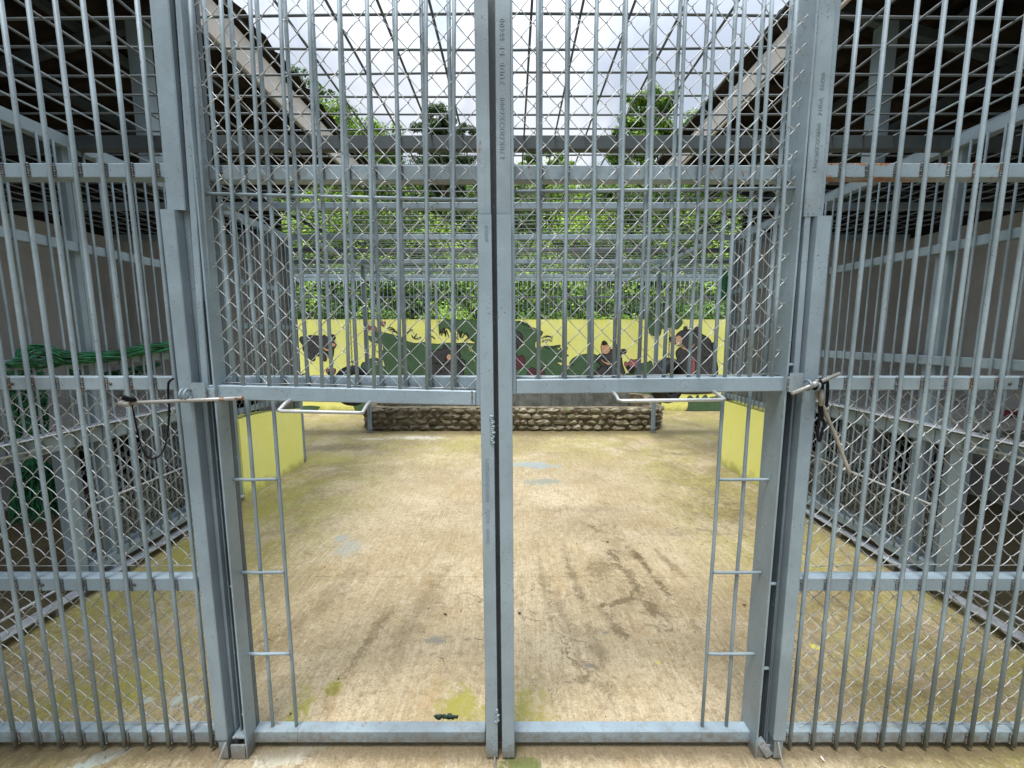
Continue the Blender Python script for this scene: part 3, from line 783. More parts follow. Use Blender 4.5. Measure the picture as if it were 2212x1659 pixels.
# ================================================================== STONE BASIN
sb = thing('stone_basin', 'low basin walled with rough mortared stones in front of the mural', 'basin', (0, 7.1, 0))
def rr_path(x0, x1, y0, y1, r, n=10):
    pts = []
    for cx, cy, a0 in ((x1-r, y0+r, -PI/2), (x1-r, y1-r, 0), (x0+r, y1-r, PI/2), (x0+r, y0+r, PI)):
        for i in range(n+1):
            a = a0+PI/2*i/n; pts.append((cx+r*math.cos(a), cy+r*math.sin(a)))
    return pts
out = rr_path(-2.56, 2.60, 6.67, 7.75, .34); inn = rr_path(-2.40, 2.44, 6.83, 7.6, .22); n = len(out)
def hz(x, y): return .395+.10*max(0, min(1, (y-7.0)/.5))+.018*mnoise.noise(Vector((x*5, y*5, 0)))
cm = MB(); vs = []
for (x, y) in out: vs += [(x, y, 0)]
for (x, y) in out: vs += [(x, y, hz(x, y)-.01)]
for (x, y) in inn: vs += [(x, y, hz(x, y)-.004)]
for (x, y) in inn: vs += [(x, y, 0)]
fs = []
for L in range(3):
    for i in range(n): j = (i+1) % n; fs.append((L*n+i, L*n+j, (L+1)*n+j, (L+1)*n+i))
cm.add(vs, fs); cm.build('mortar_wall', 'mortar', sb)
stn = MB(); random.seed(12)
def along(path):
    L = [0]
    for i in range(len(path)): a = path[i]; b = path[(i+1) % len(path)]; L.append(L[-1]+math.hypot(b[0]-a[0], b[1]-a[1]))
    return L
AL = along(out); tot = AL[-1]
def at_len(s):
    s %= tot
    for i in range(n):
        if AL[i] <= s <= AL[i+1]:
            a = out[i]; b = out[(i+1) % n]; t = (s-AL[i])/max(1e-9, AL[i+1]-AL[i])
            d = Vector((b[0]-a[0], b[1]-a[1], 0)).normalized()
            return Vector((a[0]+(b[0]-a[0])*t, a[1]+(b[1]-a[1])*t, 0)), d
    return Vector((*out[0], 0)), Vector((1, 0, 0))
for row in range(4):
    s = random.uniform(0, .1); zz = .05+.098*row
    while s < tot:
        w = random.choice((random.uniform(.10, .17), random.uniform(.16, .30))); hgt = random.uniform(.030, .052)
        p, d = at_len(s+w/2); nn = Vector((d.y, -d.x, 0))
        rot = Matrix((d, nn, Vector((0, 0, 1)))).transposed() @ Matrix.Rotation(random.uniform(-.12, .12), 3, 'Y')
        stn.blob(p+nn*random.uniform(-.01, .012)+Vector((0, 0, zz+random.uniform(-.01, .01))), 1., 0, (w*.52, .055, hgt), n=5, jit=.24, rot=rot)
        s += w*random.uniform(.98, 1.1)
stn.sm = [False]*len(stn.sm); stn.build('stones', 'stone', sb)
tr = MB(); tr.box(-2.15, 2.2, 7.50, 7.595, 0, .55, bev=.01); tr.build('inner_concrete_wall', 'conc', sb)
bt = MB(); bt.add([(-2.25, 6.85, .02), (2.28, 6.85, .02), (2.28, 7.5, .02), (-2.25, 7.5, .02)], [(0, 1, 2, 3)]); bt.build('basin_floor', 'conc', sb)

# ================================================================== TYRES
def tyre(label, c, R0, w, rz, rx=0.0, chain_top=2.70):
    c = Vector(c); t = thing('tyre_swing', label, 'tyre', c, group='old tyres hanging on chains')
    rot = Matrix.Rotation(rz, 3, 'Z') @ Matrix.Rotation(rx, 3, 'Y')
    prof = [(.62, -.36), (.66, -.46), (.80, -.50), (.93, -.46), (.985, -.36), (1.0, -.15), (1.0, .15), (.985, .36), (.93, .46), (.80, .50), (.66, .46), (.62, .36), (.66, .30), (.90, .30), (.93, 0), (.90, -.30), (.66, -.30)]
    m = MB(); N = 56; k = len(prof); vs = []
    for i in range(N):
        a = 2*PI*i/N
        for j, (r, y) in enumerate(prof):
            g_ = 0
            if 4 <= j <= 7 and (i % 2 == 0): g_ = -.022
            vs.append(c+rot @ Vector(((r+g_)*R0*math.cos(a), y*w, (r+g_)*R0*math.sin(a))))
    fs = [(i*k+j, i*k+(j+1) % k, ((i+1) % N)*k+(j+1) % k, ((i+1) % N)*k+j) for i in range(N) for j in range(k)]
    m.add(vs, fs, 0, True)
    for off in (-.17, 0, .17):   # tread grooves as raised ribs between
        m.tube([c+rot @ Vector((R0*1.004*math.cos(2*PI*i/48), off*w, R0*1.004*math.sin(2*PI*i/48))) for i in range(48)], w*.035, 5, closed=True)
    m.build('tyre', 'rubber', t)
    ch = MB(); z = c.z+R0*.9; i = 0
    while z < chain_top:
        pts = []
        for q in range(10):
            a = 2*PI*q/10; lx = .011*math.cos(a); lz = .024*math.sin(a)
            pts.append(Vector((c.x+(lx if i % 2 else 0), c.y+(0 if i % 2 else lx), z+lz)))
        ch.tube(pts, .0035, 5, closed=True); z += .037; i += 1
    for s_ in (-1, 1): ch.tube([(c.x, c.y, c.z+R0*1.25), (c.x+s_*.06, c.y, c.z+R0*1.08), (c.x+s_*.09, c.y, c.z+R0*.93)], .006, 5)
    ch.build('chain', 'chain', t)
tyre('black tyre hanging on a chain at left, seen from its tread', P(763, 833, 6.1), .30, .24, R(62))
tyre('worn black tyre hanging on a chain at right, its opening visible', P(1442, 822, 6.15), .34, .24, R(38), R(4))

# ================================================================== SIDE CAGES (left s=-1, right s=+1)
for s in (-1, 1):
    W = 'left' if s < 0 else 'right'
    XW = 4.65*s
    w = MB(); w.box(min(XW, XW+.15*s), max(XW, XW+.15*s), -3.5, 5.07, -.05, 2.72, bev=.006)
    one(w, 'plaster_wall', 'plaster', f'bare grey plaster side wall at the back of the {W} side cage', 'wall', org=(XW, 0, 0))
    # end wall with low den opening
    w = MB(); a, b_ = sorted((2.72*s, XW-.002*s))
    o0, o1 = sorted((3.15*s, 4.2*s))
    w.box(a, o0, 4.92, 5.06, -.05, 2.72); w.box(o1, b_, 4.92, 5.06, -.05, 2.72); w.box(o0, o1, 4.922, 5.058, .82, 2.718)
    one(w, 'plaster_wall', 'plaster', f'grey plaster cross wall with a low dark opening closing the {W} side cage', 'wall', org=(3.5*s, 4.92, 0))
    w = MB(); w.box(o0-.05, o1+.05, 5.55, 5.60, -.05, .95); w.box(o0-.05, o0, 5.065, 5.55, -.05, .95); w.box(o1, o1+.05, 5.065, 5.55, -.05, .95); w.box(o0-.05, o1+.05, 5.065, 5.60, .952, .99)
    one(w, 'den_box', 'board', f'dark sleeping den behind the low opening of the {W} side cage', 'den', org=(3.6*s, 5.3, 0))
    # added dark boards stand in for the unlit gap between wall top and roof
    w = MB(); a, b_ = sorted((XW, XW+.05*s)); w.box(a, b_, -3.5, 5.9, 2.73, 3.30)
    a, b_ = sorted((2.75*s, XW-.003*s)); w.box(a, b_, 4.95, 5.0, 2.80, 3.12)
    one(w, 'added_gap_board', 'board', f'added dark boards standing in for the unlit gap between the {W} wall and the roof', 'boarding', org=(XW, 2, 2.73))
    # sleeping platform
    t = thing('sleeping_platform', f'raised concrete sleeping platform with dark space below in the {W} side cage', 'platform', (4.0*s, 4.0, 0))
    w = MB(); a, b_ = sorted((3.45*s, XW-.004*s)); w.box(a, b_, 3.25, 4.91, .82, .90, bev=.006); w.build('slab', 'plaster', t)
    w = MB(); a, b_ = sorted((4.60*s, 4.645*s)); w.box(a, b_, 4.0, 4.88, 0, .81); w.build('den_opening_shade', 'board', t)  # dark panel stands in for the shade of an open den
    w = MB(); a, b_ = sorted((3.47*s, 3.53*s)); w.box(a, b_, 3.27, 3.33, 0, .815); w.box(a, b_, 4.1, 4.16, 0, .815); w.build('leg', 'steel_dark', t)
    # side fence
    X = 2.63*s
    t = thing('side_fence', f'grey barred fence with wire mesh dividing off the {W} side cage', 'fence', (X, 1.5, 0))
    def rail(y0, y1, z, h=.055, d=.05, mt='steel', x=X, nm='rail'):
        m = MB(); m.beam((x, y0, z), (x, y1, z), h, d, .003, side=Vector((0, 0, 1))); return m.build(nm, mt, t)
    rail(1.46, 5.0, 2.725, .07, .06); rail(1.46, 3.72, 2.125); rail(3.82, 4.95, 2.11, .05)
    rail(1.46, 3.72, 1.445, .055); rail(3.82, 4.95, 1.69, .05)
    rail(1.46, 3.72, .985, .09, .06); rail(1.46, 3.72, 1.045, .008, .09, 'silver', X-.02*s)
    rail(2.36, 3.72, .15, .06, .04); 
    m = MB(); m.beam((X-.012*s, 1.46, .062), (X-.012*s, 3.74, .062), .008, .075, .001, side=Vector((0, 0, 1))); m.beam((X+.02*s, 1.46, .04), (X+.02*s, 3.74, .04), .05, .008, .001, side=Vector((0, 0, 1)))
    for y in (1.7, 2.15, 2.6, 3.05, 3.5): m.box(X-.02, X+.02, y-.02, y+.02, 0, .056)
    m.build('door_track', 'silver', t)
    m = MB(); m.tube([(X+.045*s, 1.46, .115), (X+.045*s, 3.7, .115)], .008, 6); m.build('guide_rod', 'galv', t)
    for (y0, y1, wd, z1) in ((2.50, 2.58, .06, 2.69), (3.72, 3.80, .09, 2.69), (4.93, 5.0, .07, 2.69), (2.28, 2.35, .06, .935)):
        m = MB(); m.box(min(X, X+wd*s), max(X, X+wd*s), y0, y1, 0, z1, bev=.004); m.build('post', 'steel', t)
    xb = X-.034*s
    y = 1.53
    while y < 3.70:
        bar(t, (xb, y, .17 if y > 2.36 else .95), (xb, y, 2.70), .0065, n=6); y += .0813
    y = 3.86
    while y < 4.92: bar(t, (xb, y, .83), (xb, y, 2.70), .0065, n=6); y += .0813
    rail(3.80, 4.93, .87, .05, .04)
    chainlink(t, 'wire_mesh', (X+.03*s, 1.50, 1.03), (0, 1, 0), 2.20, .41, n=3, hi=False)
    chainlink(t, 'wire_mesh', (X+.03*s, 2.38, .17), (0, 1, 0), 1.32, .78, n=3, hi=False)
    chainlink(t, 'wire_mesh', (X+.03*s, 3.84, .88), (0, 1, 0), 1.08, 1.22, n=3, hi=False)
    # roof post on the fence
    m = MB(); m.box(min(X, X+.1*s), max(X, X+.1*s), 3.12, 3.22, 2.79, 3.80, bev=.004)
    one(m, 'roof_post', 'steel', f'short grey post carrying the {W} shed roof above the side fence', 'post', org=(X, 3.17, 2.79))
    # second (sliding) den door behind
    t = thing('sliding_door', f'low barred sliding door with mesh and bolt rod in the {W} side fence', 'door', (X+.09*s, 2.4, .1))
    xd = X+.09*s
    m = MB()
    for z in (.16, .93): m.beam((xd, 2.40, z), (xd, 3.45, z), .05, .035, .003, side=Vector((0, 0, 1)))
    for y in (2.42, 3.43): m.beam((xd, y, .185), (xd, y, .905), .035, .05, .003)
    m.build('frame', 'steel', t)
    y = 2.50
    while y < 3.42: bar(t, (xd, y, .18), (xd, y, .91), .006, n=6); y += .085
    m = MB(); m.tube([(X-.05*s, 2.35, .565), (X-.05*s, 3.5, .575)], .008, 7); m.tube([(X-.05*s, 1.5, .985), (X-.05*s, 2.2, .98)], .008, 7); m.build('bolt_rod', 'galv', t)
    chainlink(t, 'wire_mesh', (xd+.03*s, 2.42, .18), (0, 1, 0), 1.0, .72, n=3, hi=False)
    # rear bars of the den, dark opening
    # low yellow wall
    m = MB()
    if s < 0:
        v = []
        for (y, z) in ((3.78, .80), (4.0, .80), (4.3, .78), (4.6, .735), (4.9, .70)): v += [(X+.02, y, z), (X-.14, y, z), (X+.02, y, -.02), (X-.14, y, -.02)]
        f = []
        for i in range(4):
            a = 4*i; f += [(a, a+1, a+5, a+4), (a, a+4, a+6, a+2), (a+1, a+3, a+7, a+5)]
        f += [(0, 2, 3, 1), (16, 17, 19, 18)]; m.add(v, f)
        for i in range(14): m.blob((X+.015, 3.83+.075*i, .795-.007*i), .012, 0, n=4)
    else: m.box(X-.02, X+.14, 3.78, 4.92, -.02, .80, bev=.01)
    one(m, 'low_wall', 'yellow', f'low yellow painted wall under the far panel of the {W} fence', 'wall', org=(X, 4.3, 0))
    # shed roof
    t = thing('shed_roof', f'dark corrugated shed roof with cream fascia over the {W} side cage', 'roof', (2.2*s, 2, 4.0))
    def rz(x): return 4.06-.27*(x-2.2)
    m = MB(); NC = 150
    vs = []; fs = []
    Y0, Y1 = -3.6, 6.35
    for lay in range(2):
        for i in range(NC+1):
            y = Y0+(Y1-Y0)*i/NC
            for x in (2.10, 3.6, 5.4):
                vs.append((x*s, y, rz(x)+.02*math.sin(i*1.6)+.03-.008*lay))
    k = 3
    for lay in range(2):
        o = lay*(NC+1)*k
        for i in range(NC):
            for j in range(k-1): fs.append((o+i*k+j, o+(i+1)*k+j, o+(i+1)*k+j+1, o+i*k+j+1))
    m.add(vs, fs); m.build('roof_sheet', 'roof', t)
    m = MB(); m.box(min(2.18*s, 2.205*s), max(2.18*s, 2.205*s), Y0, 6.25, 3.765, 4.02); m.build('fascia', 'fascia', t)
    m = MB()
    for x in (2.30, 3.1, 3.75, 4.5, 5.2): m.beam((x*s, Y0, rz(x)-.045), (x*s, 6.25, rz(x)-.045), .06, .05, .003, side=Vector((0, 0, 1)))
    m.build('purlins', 'roof_steel', t)
    for y in (-.5, 1.3, 3.17, 5.0, 6.1):
        m = MB(); m.beam((2.24*s, y, rz(2.24)-.115), (5.3*s, y, rz(5.3)-.115), .07, .05, .003, side=Vector((0, 0, 1)))
        m.beam((2.75*s, y, 3.1), (3.6*s, y, rz(3.6)-.16), .04, .04, .003); m.build('rafter', 'roof_steel', t)
    m = MB()
    for x, y in ((4.85, -.5), (4.85, 1.3), (4.85, 3.17), (4.85, 5.1), (4.85, 6.1)): m.beam((x*s, y, 0), (x*s, y, rz(x)-.15), .08, .08, .003)
    m.build('roof_legs', 'roof_steel', t)

# ================================================================== FRONT FENCE PANELS
YF = 1.39
def panel(label, xs, x0, x1, W, seed):
    random.seed(seed)
    t = thing('fence_panel', label, 'fence', ((x0+x1)/2, YF, 0))
    lev = [(.023, .073, 'steel_worn'), (.658, .710, 'steel'), (1.410, 1.457, 'steel_worn'), (2.112, 2.158, 'rail_rust' if W == 'right' else 'steel')]
    for z0, z1, mt in lev:
        m = MB(); m.beam((x0, YF+.022, (z0+z1)/2), (x1, YF+.022, (z0+z1)/2), z1-z0, .044, .003, side=Vector((0, 0, 1)))
        welds(m, [(x+(.0095 if x < 0 else -.0095), YF-.003, (z0+z1)/2) for x in xs], 1, .0042, 6, z1-z0-.008)
        ro = m.build('rail', [mt, 'weld'], t)
        if W == 'left' and .6 < z0 < 1.5 or (W == 'right' and 1 < z0 < 1.5):
            for xx in ((-1.735, -1.395) if W == 'left' else (1.73,)):
                h = MB(); h.tube([(xx, YF-.0005, (z0+z1)/2), (xx, YF-.002, (z0+z1)/2)], .006, 10)
                h.build('bolt_plug', 'chain', ro)
    for x in xs:
        bar(t, (x+random.uniform(-.003, .003), YF-.0085, .015), (x+random.uniform(-.002, .002), YF-.0085, 2.76), .0068, n=8, jit=.0015)
    a = min(x0, x1); chainlink(t, 'wire_mesh', (a, YF+.028, .74), (1, 0, 0), abs(x1-x0), .70, r=.0016)
    chainlink(t, 'wire_mesh', (a, YF+.03, .07), (1, 0, 0), abs(x1-x0), .63, r=.0016)
    m = MB(); m.beam((x0, YF+.022, 2.73), (x1, YF+.022, 2.73), .05, .044); m.build('rail', 'steel', t)
    return t
lx = [-1.162-.0846*i for i in range(14)]
rx = [1.078, 1.165, 1.258, 1.343, 1.43, 1.515, 1.603, 1.688, 1.773, 1.858, 1.943, 2.03, 2.115, 2.2]
panel('barred fence panel with chain link mesh left of the gateway', lx, -2.62, -1.09, 'left', 31)
panel('barred fence panel with rust-streaked rails right of the gateway', rx, .99, 2.62, 'right', 32)
# returns from the fence line out to the shed corner posts

# ================================================================== GATE FRAME
gf = thing('gate_frame', 'grey steel gateway frame with guide posts, threshold and fixed rear bars', 'gate frame', (0, 1.40, 0))
def lean_post(xb, xt, y, w, d, z0, z1, mt='steel', nm='post'):
    m = MB(); m.beam((xb, y+d/2, z0), (xt, y+d/2, z1), w, d, .003, side=Vector((1, 0, 0))); return m.build(nm, mt, gf)
# left jamb
lean_post(-1.096, -1.105, 1.345, .046, .040, .085, 2.00, nm='front_guide')
lean_post(-1.098, -1.096, 1.386, .062, .045, 0, 2.76, nm='outer_post')
m = MB(); m.beam((-1.088, 1.3735, 2.003), (-1.078, 1.3735, 2.76), .060, .023, .003, side=Vector((1, 0, 0))); m.build('upper_guide', 'steel', gf)
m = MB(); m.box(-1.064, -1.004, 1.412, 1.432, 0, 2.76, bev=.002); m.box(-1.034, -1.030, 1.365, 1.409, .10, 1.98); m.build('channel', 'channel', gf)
m = MB(); m.box(-1.0105, -1.004, 1.349, 1.409, .0, 2.76, bev=.001); m.build('inner_plate', 'steel', gf)
m = MB(); m.box(-1.066, -1.013, 1.349, 1.355, 0, .058); m.build('foot_plate', 'steel_worn', gf)
m = MB(); m.box(-1.062, -1.014, 1.357, 1.408, .078, .084)
m.build('stop_bracket', 'steel_rust', gf)
for z in (.17, .42, .69):
    m = MB(); m.blob((-1.020, 1.372, z), .009, 0, n=4, sq=(1, .8, .7)); m.build('weld_lug', 'steel', gf)
# right jamb
lean_post(1.0095, 1.004, 1.345, .046, .040, .085, 1.98, nm='front_guide')
lean_post(1.012, 1.0, 1.386, .050, .045, 0, 2.76, nm='outer_post')
m = MB(); m.beam((.975, 1.3735, 1.983), (.962, 1.3735, 2.76), .055, .023, .003, side=Vector((1, 0, 0))); ug_ = m.build('upper_guide', 'steel_worn', gf)
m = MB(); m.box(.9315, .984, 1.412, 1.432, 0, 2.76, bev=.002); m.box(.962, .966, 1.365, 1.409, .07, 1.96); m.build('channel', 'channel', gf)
m = MB(); m.box(.924, .9305, 1.349, 1.452, 0, 2.76, bev=.001); m.build('inner_plate', 'steel', gf)
m = MB(); m.box(.934, .984, 1.357, 1.362, 0, .05); m.build('foot_plate', 'steel_worn', gf)
m = MB(); m.beam((.938, 1.36, .075), (.978, 1.35, .015), .03, .006, .001)
m.build('stop_bracket', 'steel_rust', gf)
for z in (.36, .70, 1.50):
    m = MB(); m.tube([(.932, 1.372, z), (.962, 1.372, z)], .006, 6); m.build('weld_lug', 'steel', gf)
# jamb feet: cut-off tabs
for x in (-1.092, 1.008):
    m = MB(); m.box(x-.016, x+.016, 1.347, 1.383, .006, .0825); welds(m, [(x-.012+.006*i, 1.345, .083) for i in range(5)], 1, .003, 2, .002); m.build('post_foot', ['steel', 'weld'], gf)
# centre pair of angles, a dark slot between them
for (xb0, xb1, xt0, xt1, z1, y) in ((-.098, -.053, -.111, -.066, 1.985, 1.345), (-.037, .010, -.050, -.002, 1.985, 1.345)):
    m = MB(); m.beam(((xb0+xb1)/2, y+.003, .012), ((xt0+xt1)/2, y+.003, z1), xb1-xb0, .006, .0015, side=Vector((1, 0, 0)))
    xin = xb1-.003 if xb0 < -.05 else xb0+.003; xit = xt1-.003 if xb0 < -.05 else xt0+.003
    m.beam((xin, y+.035, .012), (xit, y+.035, z1), .006, .055, .001, side=Vector((1, 0, 0)))
    ca_ = m.build('centre_angle', 'steel', gf)
    if xb0 < -.05: ca_left = ca_
for (x0, x1, xt0, xt1) in ((-.111, -.068, -.119, -.073), (-.050, -.003, -.054, -.004)):
    m = MB(); m.beam(((x0+x1)/2, 1.362, 1.99), ((xt0+xt1)/2, 1.362, 2.76), x1-x0, .006, .0015, side=Vector((1, 0, 0)))
    uca = m.build('upper_centre_angle', 'steel_worn', gf)
m = MB(); m.box(-.105, .0, 1.412, 1.432, .0, 2.76); m.build('centre_back_plate', 'steel_dark', gf)  # slot shade painted in: darker steel than the angles beside it
m = MB(); random.seed(5)
for z0, z1 in ((1.235, 1.33), (.165, .22)):
    z = z0
    while z < z1: m.blob((-.056+.011*((z-.2)/-1.1)+random.uniform(-.003, .003), 1.343, z), random.uniform(.006, .009), 0, n=4, sq=(1, .6, .7)); z += .007
m.build('weld_seam', 'steel', gf)
# threshold, rear rail
for x0, x1, mt, zz in ((-1.003, -.835, 'steel_worn', .0732), (-.8335, -.106, 'steel_worn', .073), (.001, .735, 'steel', .0735), (.7362, .9235, 'steel', .0729)):
    m = MB(); m.beam((x0, 1.412, .048), (x1, 1.412, .048), zz-.023, .044, .003, side=Vector((0, 0, 1))); m.build('threshold', mt, gf)
for x0, x1 in ((-1.003, -.106), (.001, .9235)):
    m = MB(); m.beam((x0, 1.4295, 1.433), (x1, 1.4295, 1.433), .047, .041, .003, side=Vector((0, 0, 1)))
    rb = [x for x in ([-.969, -.886, -.802, -.714, -.629, -.541, -.456, -.371, -.285, -.199] if x0 < -1 else [.005+.0875*i for i in range(1, 11)])]
    welds(m, [(x+.008, 1.408, 1.427) for x in rb], 1, .004, 3, .012)
    rro = m.build('rear_rail', ['steel_worn' if x0 > -1 else 'steel', 'weld'], gf)
    if x0 < -1: rr_left = rro
    m = MB(); m.beam((x0, 1.4295, 2.135), (x1, 1.4295, 2.135), .048, .041, .003, side=Vector((0, 0, 1))); welds(m, [(x+.008, 1.408, 2.135) for x in rb], 1, .004, 5, .035); m.build('rear_rail', ['steel_worn', 'weld'], gf)
    for x in rb: bar(gf, (x, 1.400, 1.425), (x, 1.400, 2.76), .0068, n=8, name='rear_bar')
# narrow side grilles in the openings
for xs, xp, lab in (((-.941, -.848), -1.003, 0), ((.748, .843), .924, 1)):
    for x in xs: bar(gf, (x, 1.412, .074), (x, 1.412, 1.41), .0065, n=8, name='grille_bar')
    for z in (1.083, .725, .394):
        xe = xs[1] if xp < 0 else xs[0]
        bar(gf, (xp-(.012 if xp < 0 else -.012), 1.401, z), (xe, 1.401, z+.001), .0058, n=8, name='grille_bar')
# lettering rolled into the angles
fonttext('L70X60X3X6000    ZUDB  I-I  SS400', .021, uca, (-.030, 1.3585, 2.16), TUP)
fonttext('L70X60X3X6000   ZUDB   SS400', .017, ug_, (.971, 1.3615, 2.12), TUP)
fonttext('L60X60X4X6000   ZUDB   SS400', .018, ca_left, (-.086, 1.3445, 1.18), TDN)
fonttext('S3800', .016, ca_left, (-.083, 1.3445, 1.95), TDN)
fonttext('L 60X60X4X6000    UDB-I S SS400', .016, rr_left, (-.62, 1.4085, 1.432), TFL)

# ================================================================== LIFTING GATES
def gate(label, piv, ang, x0, x1, zl, bars, zrod, W):
    t = thing('lifting_gate', label, 'gate', piv)
    WLOC[t.name] = Vector(piv)
    m = MB(); m.beam((x0, 1.374, zl), (x1, 1.374, zl), .050, .024, .003, side=Vector((0, 0, 1)))
    if W == 'left': welds(m, [(x1-.012, 1.361, zl)], 1, .003, 10, .046)
    m.build('bottom_rail', ['steel', 'weld'], t)
    for xx, wd in ((x0-.013, .022), (x1+(.0125 if W == 'left' else .0125), .020)):
        m = MB(); m.box(xx-wd/2, xx+wd/2, 1.3635, 1.384, zl-.024, 2.74, bev=.002); m.build('stile', 'steel', t)
    for x in bars: bar(t, (x, 1.3705, zl+.024), (x, 1.3705, 2.74), .0062, n=8)
    m = MB(); m.tube([(x0-.02, 1.385, zrod), (x1+.02, 1.385, zrod)], .0058, 8)
    m.build('cross_rod', 'steel_worn', t)
    chainlink(t, 'wire_mesh', (x0-(.046 if W == 'left' else .012), 1.392, zl+.027), (1, 0, 0), x1-x0+(.056 if W == 'left' else .028), 2.74-zl-.03, p=.0765, q=.080, r=.0015)
    t.rotation_euler = (0, ang, 0)
    return t
gl = gate('left lifting gate of grey bars and wire mesh, its bottom rail hanging aslant', (-.55, 1.374, 1.40), R(1.3), -1.035, -.125, 1.3955,
     [-1.017, -.9225, -.8325, -.7405, -.6515, -.560, -.473, -.385, -.292, -.205], 2.05, 'left')
gr_ = gate('right lifting gate of grey bars and wire mesh with level bottom rail', (.47, 1.374, 1.42), R(-.6), .016, .955, 1.430,
     [.091, .182, .273, .364, .455, .546, .637, .728, .812, .888], 2.072, 'right')
# U handles are parts of the gates
def handle(t, xl, xr, z, zt):
    m = MB(); m.tube([(xl, 1.372, zt), (xl+.002, 1.33, zt-.008), (xl, 1.295, z), (xl+.012, 1.288, z), (xr-.012, 1.288, z), (xr, 1.292, z), (xr, 1.33, zt-.008), (xr, 1.372, zt)], .0062, 8)
    o = m.build('handle', 'galv', t)
    return o
a = P(600, 891, 1.288); b = P(783, 891, 1.288); handle(gl, a.x, b.x, a.z, 1.376)
a = P(1337, 865, 1.288); b = P(1566, 865, 1.288); handle(gr_, a.x, b.x, a.z, 1.408)
# lock brackets
def curl(m, x, y, z, r, w, t0, t1, thick=.004, n=14):
    """bent flat strap: an arc in the y-z plane"""
    vs = []; fs = []
    for i in range(n+1):
        a = t0+(t1-t0)*i/n
        for rr in (r, r+thick):
            for xx in (x-w/2, x+w/2): vs.append((xx, y-rr*math.sin(a), z+rr*math.cos(a)))
    for i in range(n):
        k = 4*i
        for q in ((0, 1, 5, 4), (2, 6, 7, 3), (0, 4, 6, 2), (1, 3, 7, 5)): fs.append(tuple(k+j for j in q))
    fs += [(0, 2, 3, 1), (4*n, 4*n+1, 4*n+3, 4*n+2)]
    m.add(vs, fs, 0, True)
for (W, u0, u1, v0, v1, par, ears) in (('left', 409, 442, 834, 872, gl, (401, 410)), ('right', 1704, 1737, 809, 850, gr_, (1739, 1757))):
    p0 = P(u0, v1, 1.335); p1 = P(u1, v0, 1.335)
    m = MB(); m.box(p0.x, p1.x, 1.335, 1.339, p0.z, p1.z, bev=.001); m.box(p0.x, p1.x, 1.3395, 1.362, p0.z, p0.z+.004)
    if W == 'left':
        q0 = P(441, 869, 1.356); q1 = P(468, 846, 1.356); m.box(q0.x, q1.x, 1.345, 1.361, q0.z, q1.z)
    for e in ears:
        xx = P(e, 850, 1.33).x; curl(m, xx, 1.322, (p0.z+p1.z)/2-.008, .015, .007, R(-60), R(235), .0045)
    welds(m, [((p1.x if W == 'left' else p0.x), 1.340, (p0.z+p1.z)/2-.008)], 1, .004, 8, .04)
    m.build('lock_bracket', ['steel_worn', 'weld'], par)
# locking rods
lr = MB(); a = P(263, 872, 1.305); b = P(521, 860, 1.318)
lr.tube([a, a.lerp(b, .25)+Vector((0, 0, .001)), a.lerp(b, .6), b], .0062, 10)
lr.tube([a+Vector((-.004, 0, 0)), a+Vector((.03, 0, .0))], .0105, 8)
lr.blob(b, .0078, 0, n=5, jit=.1)
one(lr, 'locking_rod', 'galv_rod', 'long galvanised rod with rusty tip pushed through the left gate lock', 'rod', org=a)
rr = MB(); a = P(1711, 850, 1.300); b = P(1814, 807, 1.330)
rr.tube([a, b], .0062, 10); rr.tube([a.lerp(b, .40), a.lerp(b, .54)], .0105, 10)
one(rr, 'locking_rod', 'galv_rod', 'short galvanised rod sticking up aslant through the right gate lock', 'rod', org=a)
def ribbon(m, pts, w, th=.0016, tw=None):
    """flat webbing strap"""
    pts = [Vector(p) for p in smooth3(pts)]
    vs = []; fs = []; N = len(pts)
    for i, p in enumerate(pts):
        t = (pts[min(N-1, i+1)]-pts[max(0, i-1)]).normalized()
        sd = t.cross(Vector((0, 1, 0)));
        sd = sd.normalized() if sd.length > 1e-5 else Vector((1, 0, 0))
        ang = (tw(i/(N-1)) if tw else 0); sd = Matrix.Rotation(ang, 3, t) @ sd; nn = sd.cross(t)
        ww = w/2*(1+.15*math.sin(i*1.3))
        vs += [p+sd*ww+nn*th, p-sd*ww+nn*th, p-sd*ww-nn*th, p+sd*ww-nn*th]
    for i in range(N-1):
        for j in range(4): fs.append((4*i+j, 4*i+(j+1) % 4, 4*i+4+(j+1) % 4, 4*i+4+j))
    fs += [(0, 1, 2, 3), (4*N-1, 4*N-2, 4*N-3, 4*N-4)]
    m.add(vs, fs, 0, True)
def smooth3(pts, sub=6):
    pts = [Vector(p) for p in pts]; out = []
    for i in range(len(pts)-1):
        p0 = pts[max(0, i-1)]; p1 = pts[i]; p2 = pts[i+1]; p3 = pts[min(len(pts)-1, i+2)]
        for k in range(sub):
            t = k/sub; out.append(.5*((2*p1)+(p2-p0)*t+(2*p0-5*p1+4*p2-p3)*t*t+(3*p1-p0-3*p2+p3)*t**3))
    out.append(pts[-1]); return out
m = MB(); Y = 1.345
def L3(u, v, dy=0):
    return P((u/5.143), (900+v/3.95)/1.302, Y+dy)
ribbon(m, [L3(1440,880,-.045), L3(1470,960,-.035), L3(1495,1080,-.02), L3(1530,1250,-.01), L3(1580,1430,0), L3(1640,1520,0), L3(1710,1540,0), L3(1790,1490,0), L3(1840,1370,0), L3(1870,1180,0), L3(1880,1000,0), L3(1868,850,0), L3(1870,720,0), L3(1885,680,0), L3(1930,648,.01)], .0062, tw=lambda t: 1.1*math.sin(t*9))
for k in range(5): m.tube([L3(1340+25*k, 835+9*k, -.05), L3(1390+22*k, 850+6*k, -.052), L3(1440+14*k, 888-3*k, -.048), L3(1400, 905+4*k, -.03)], .004, 6)
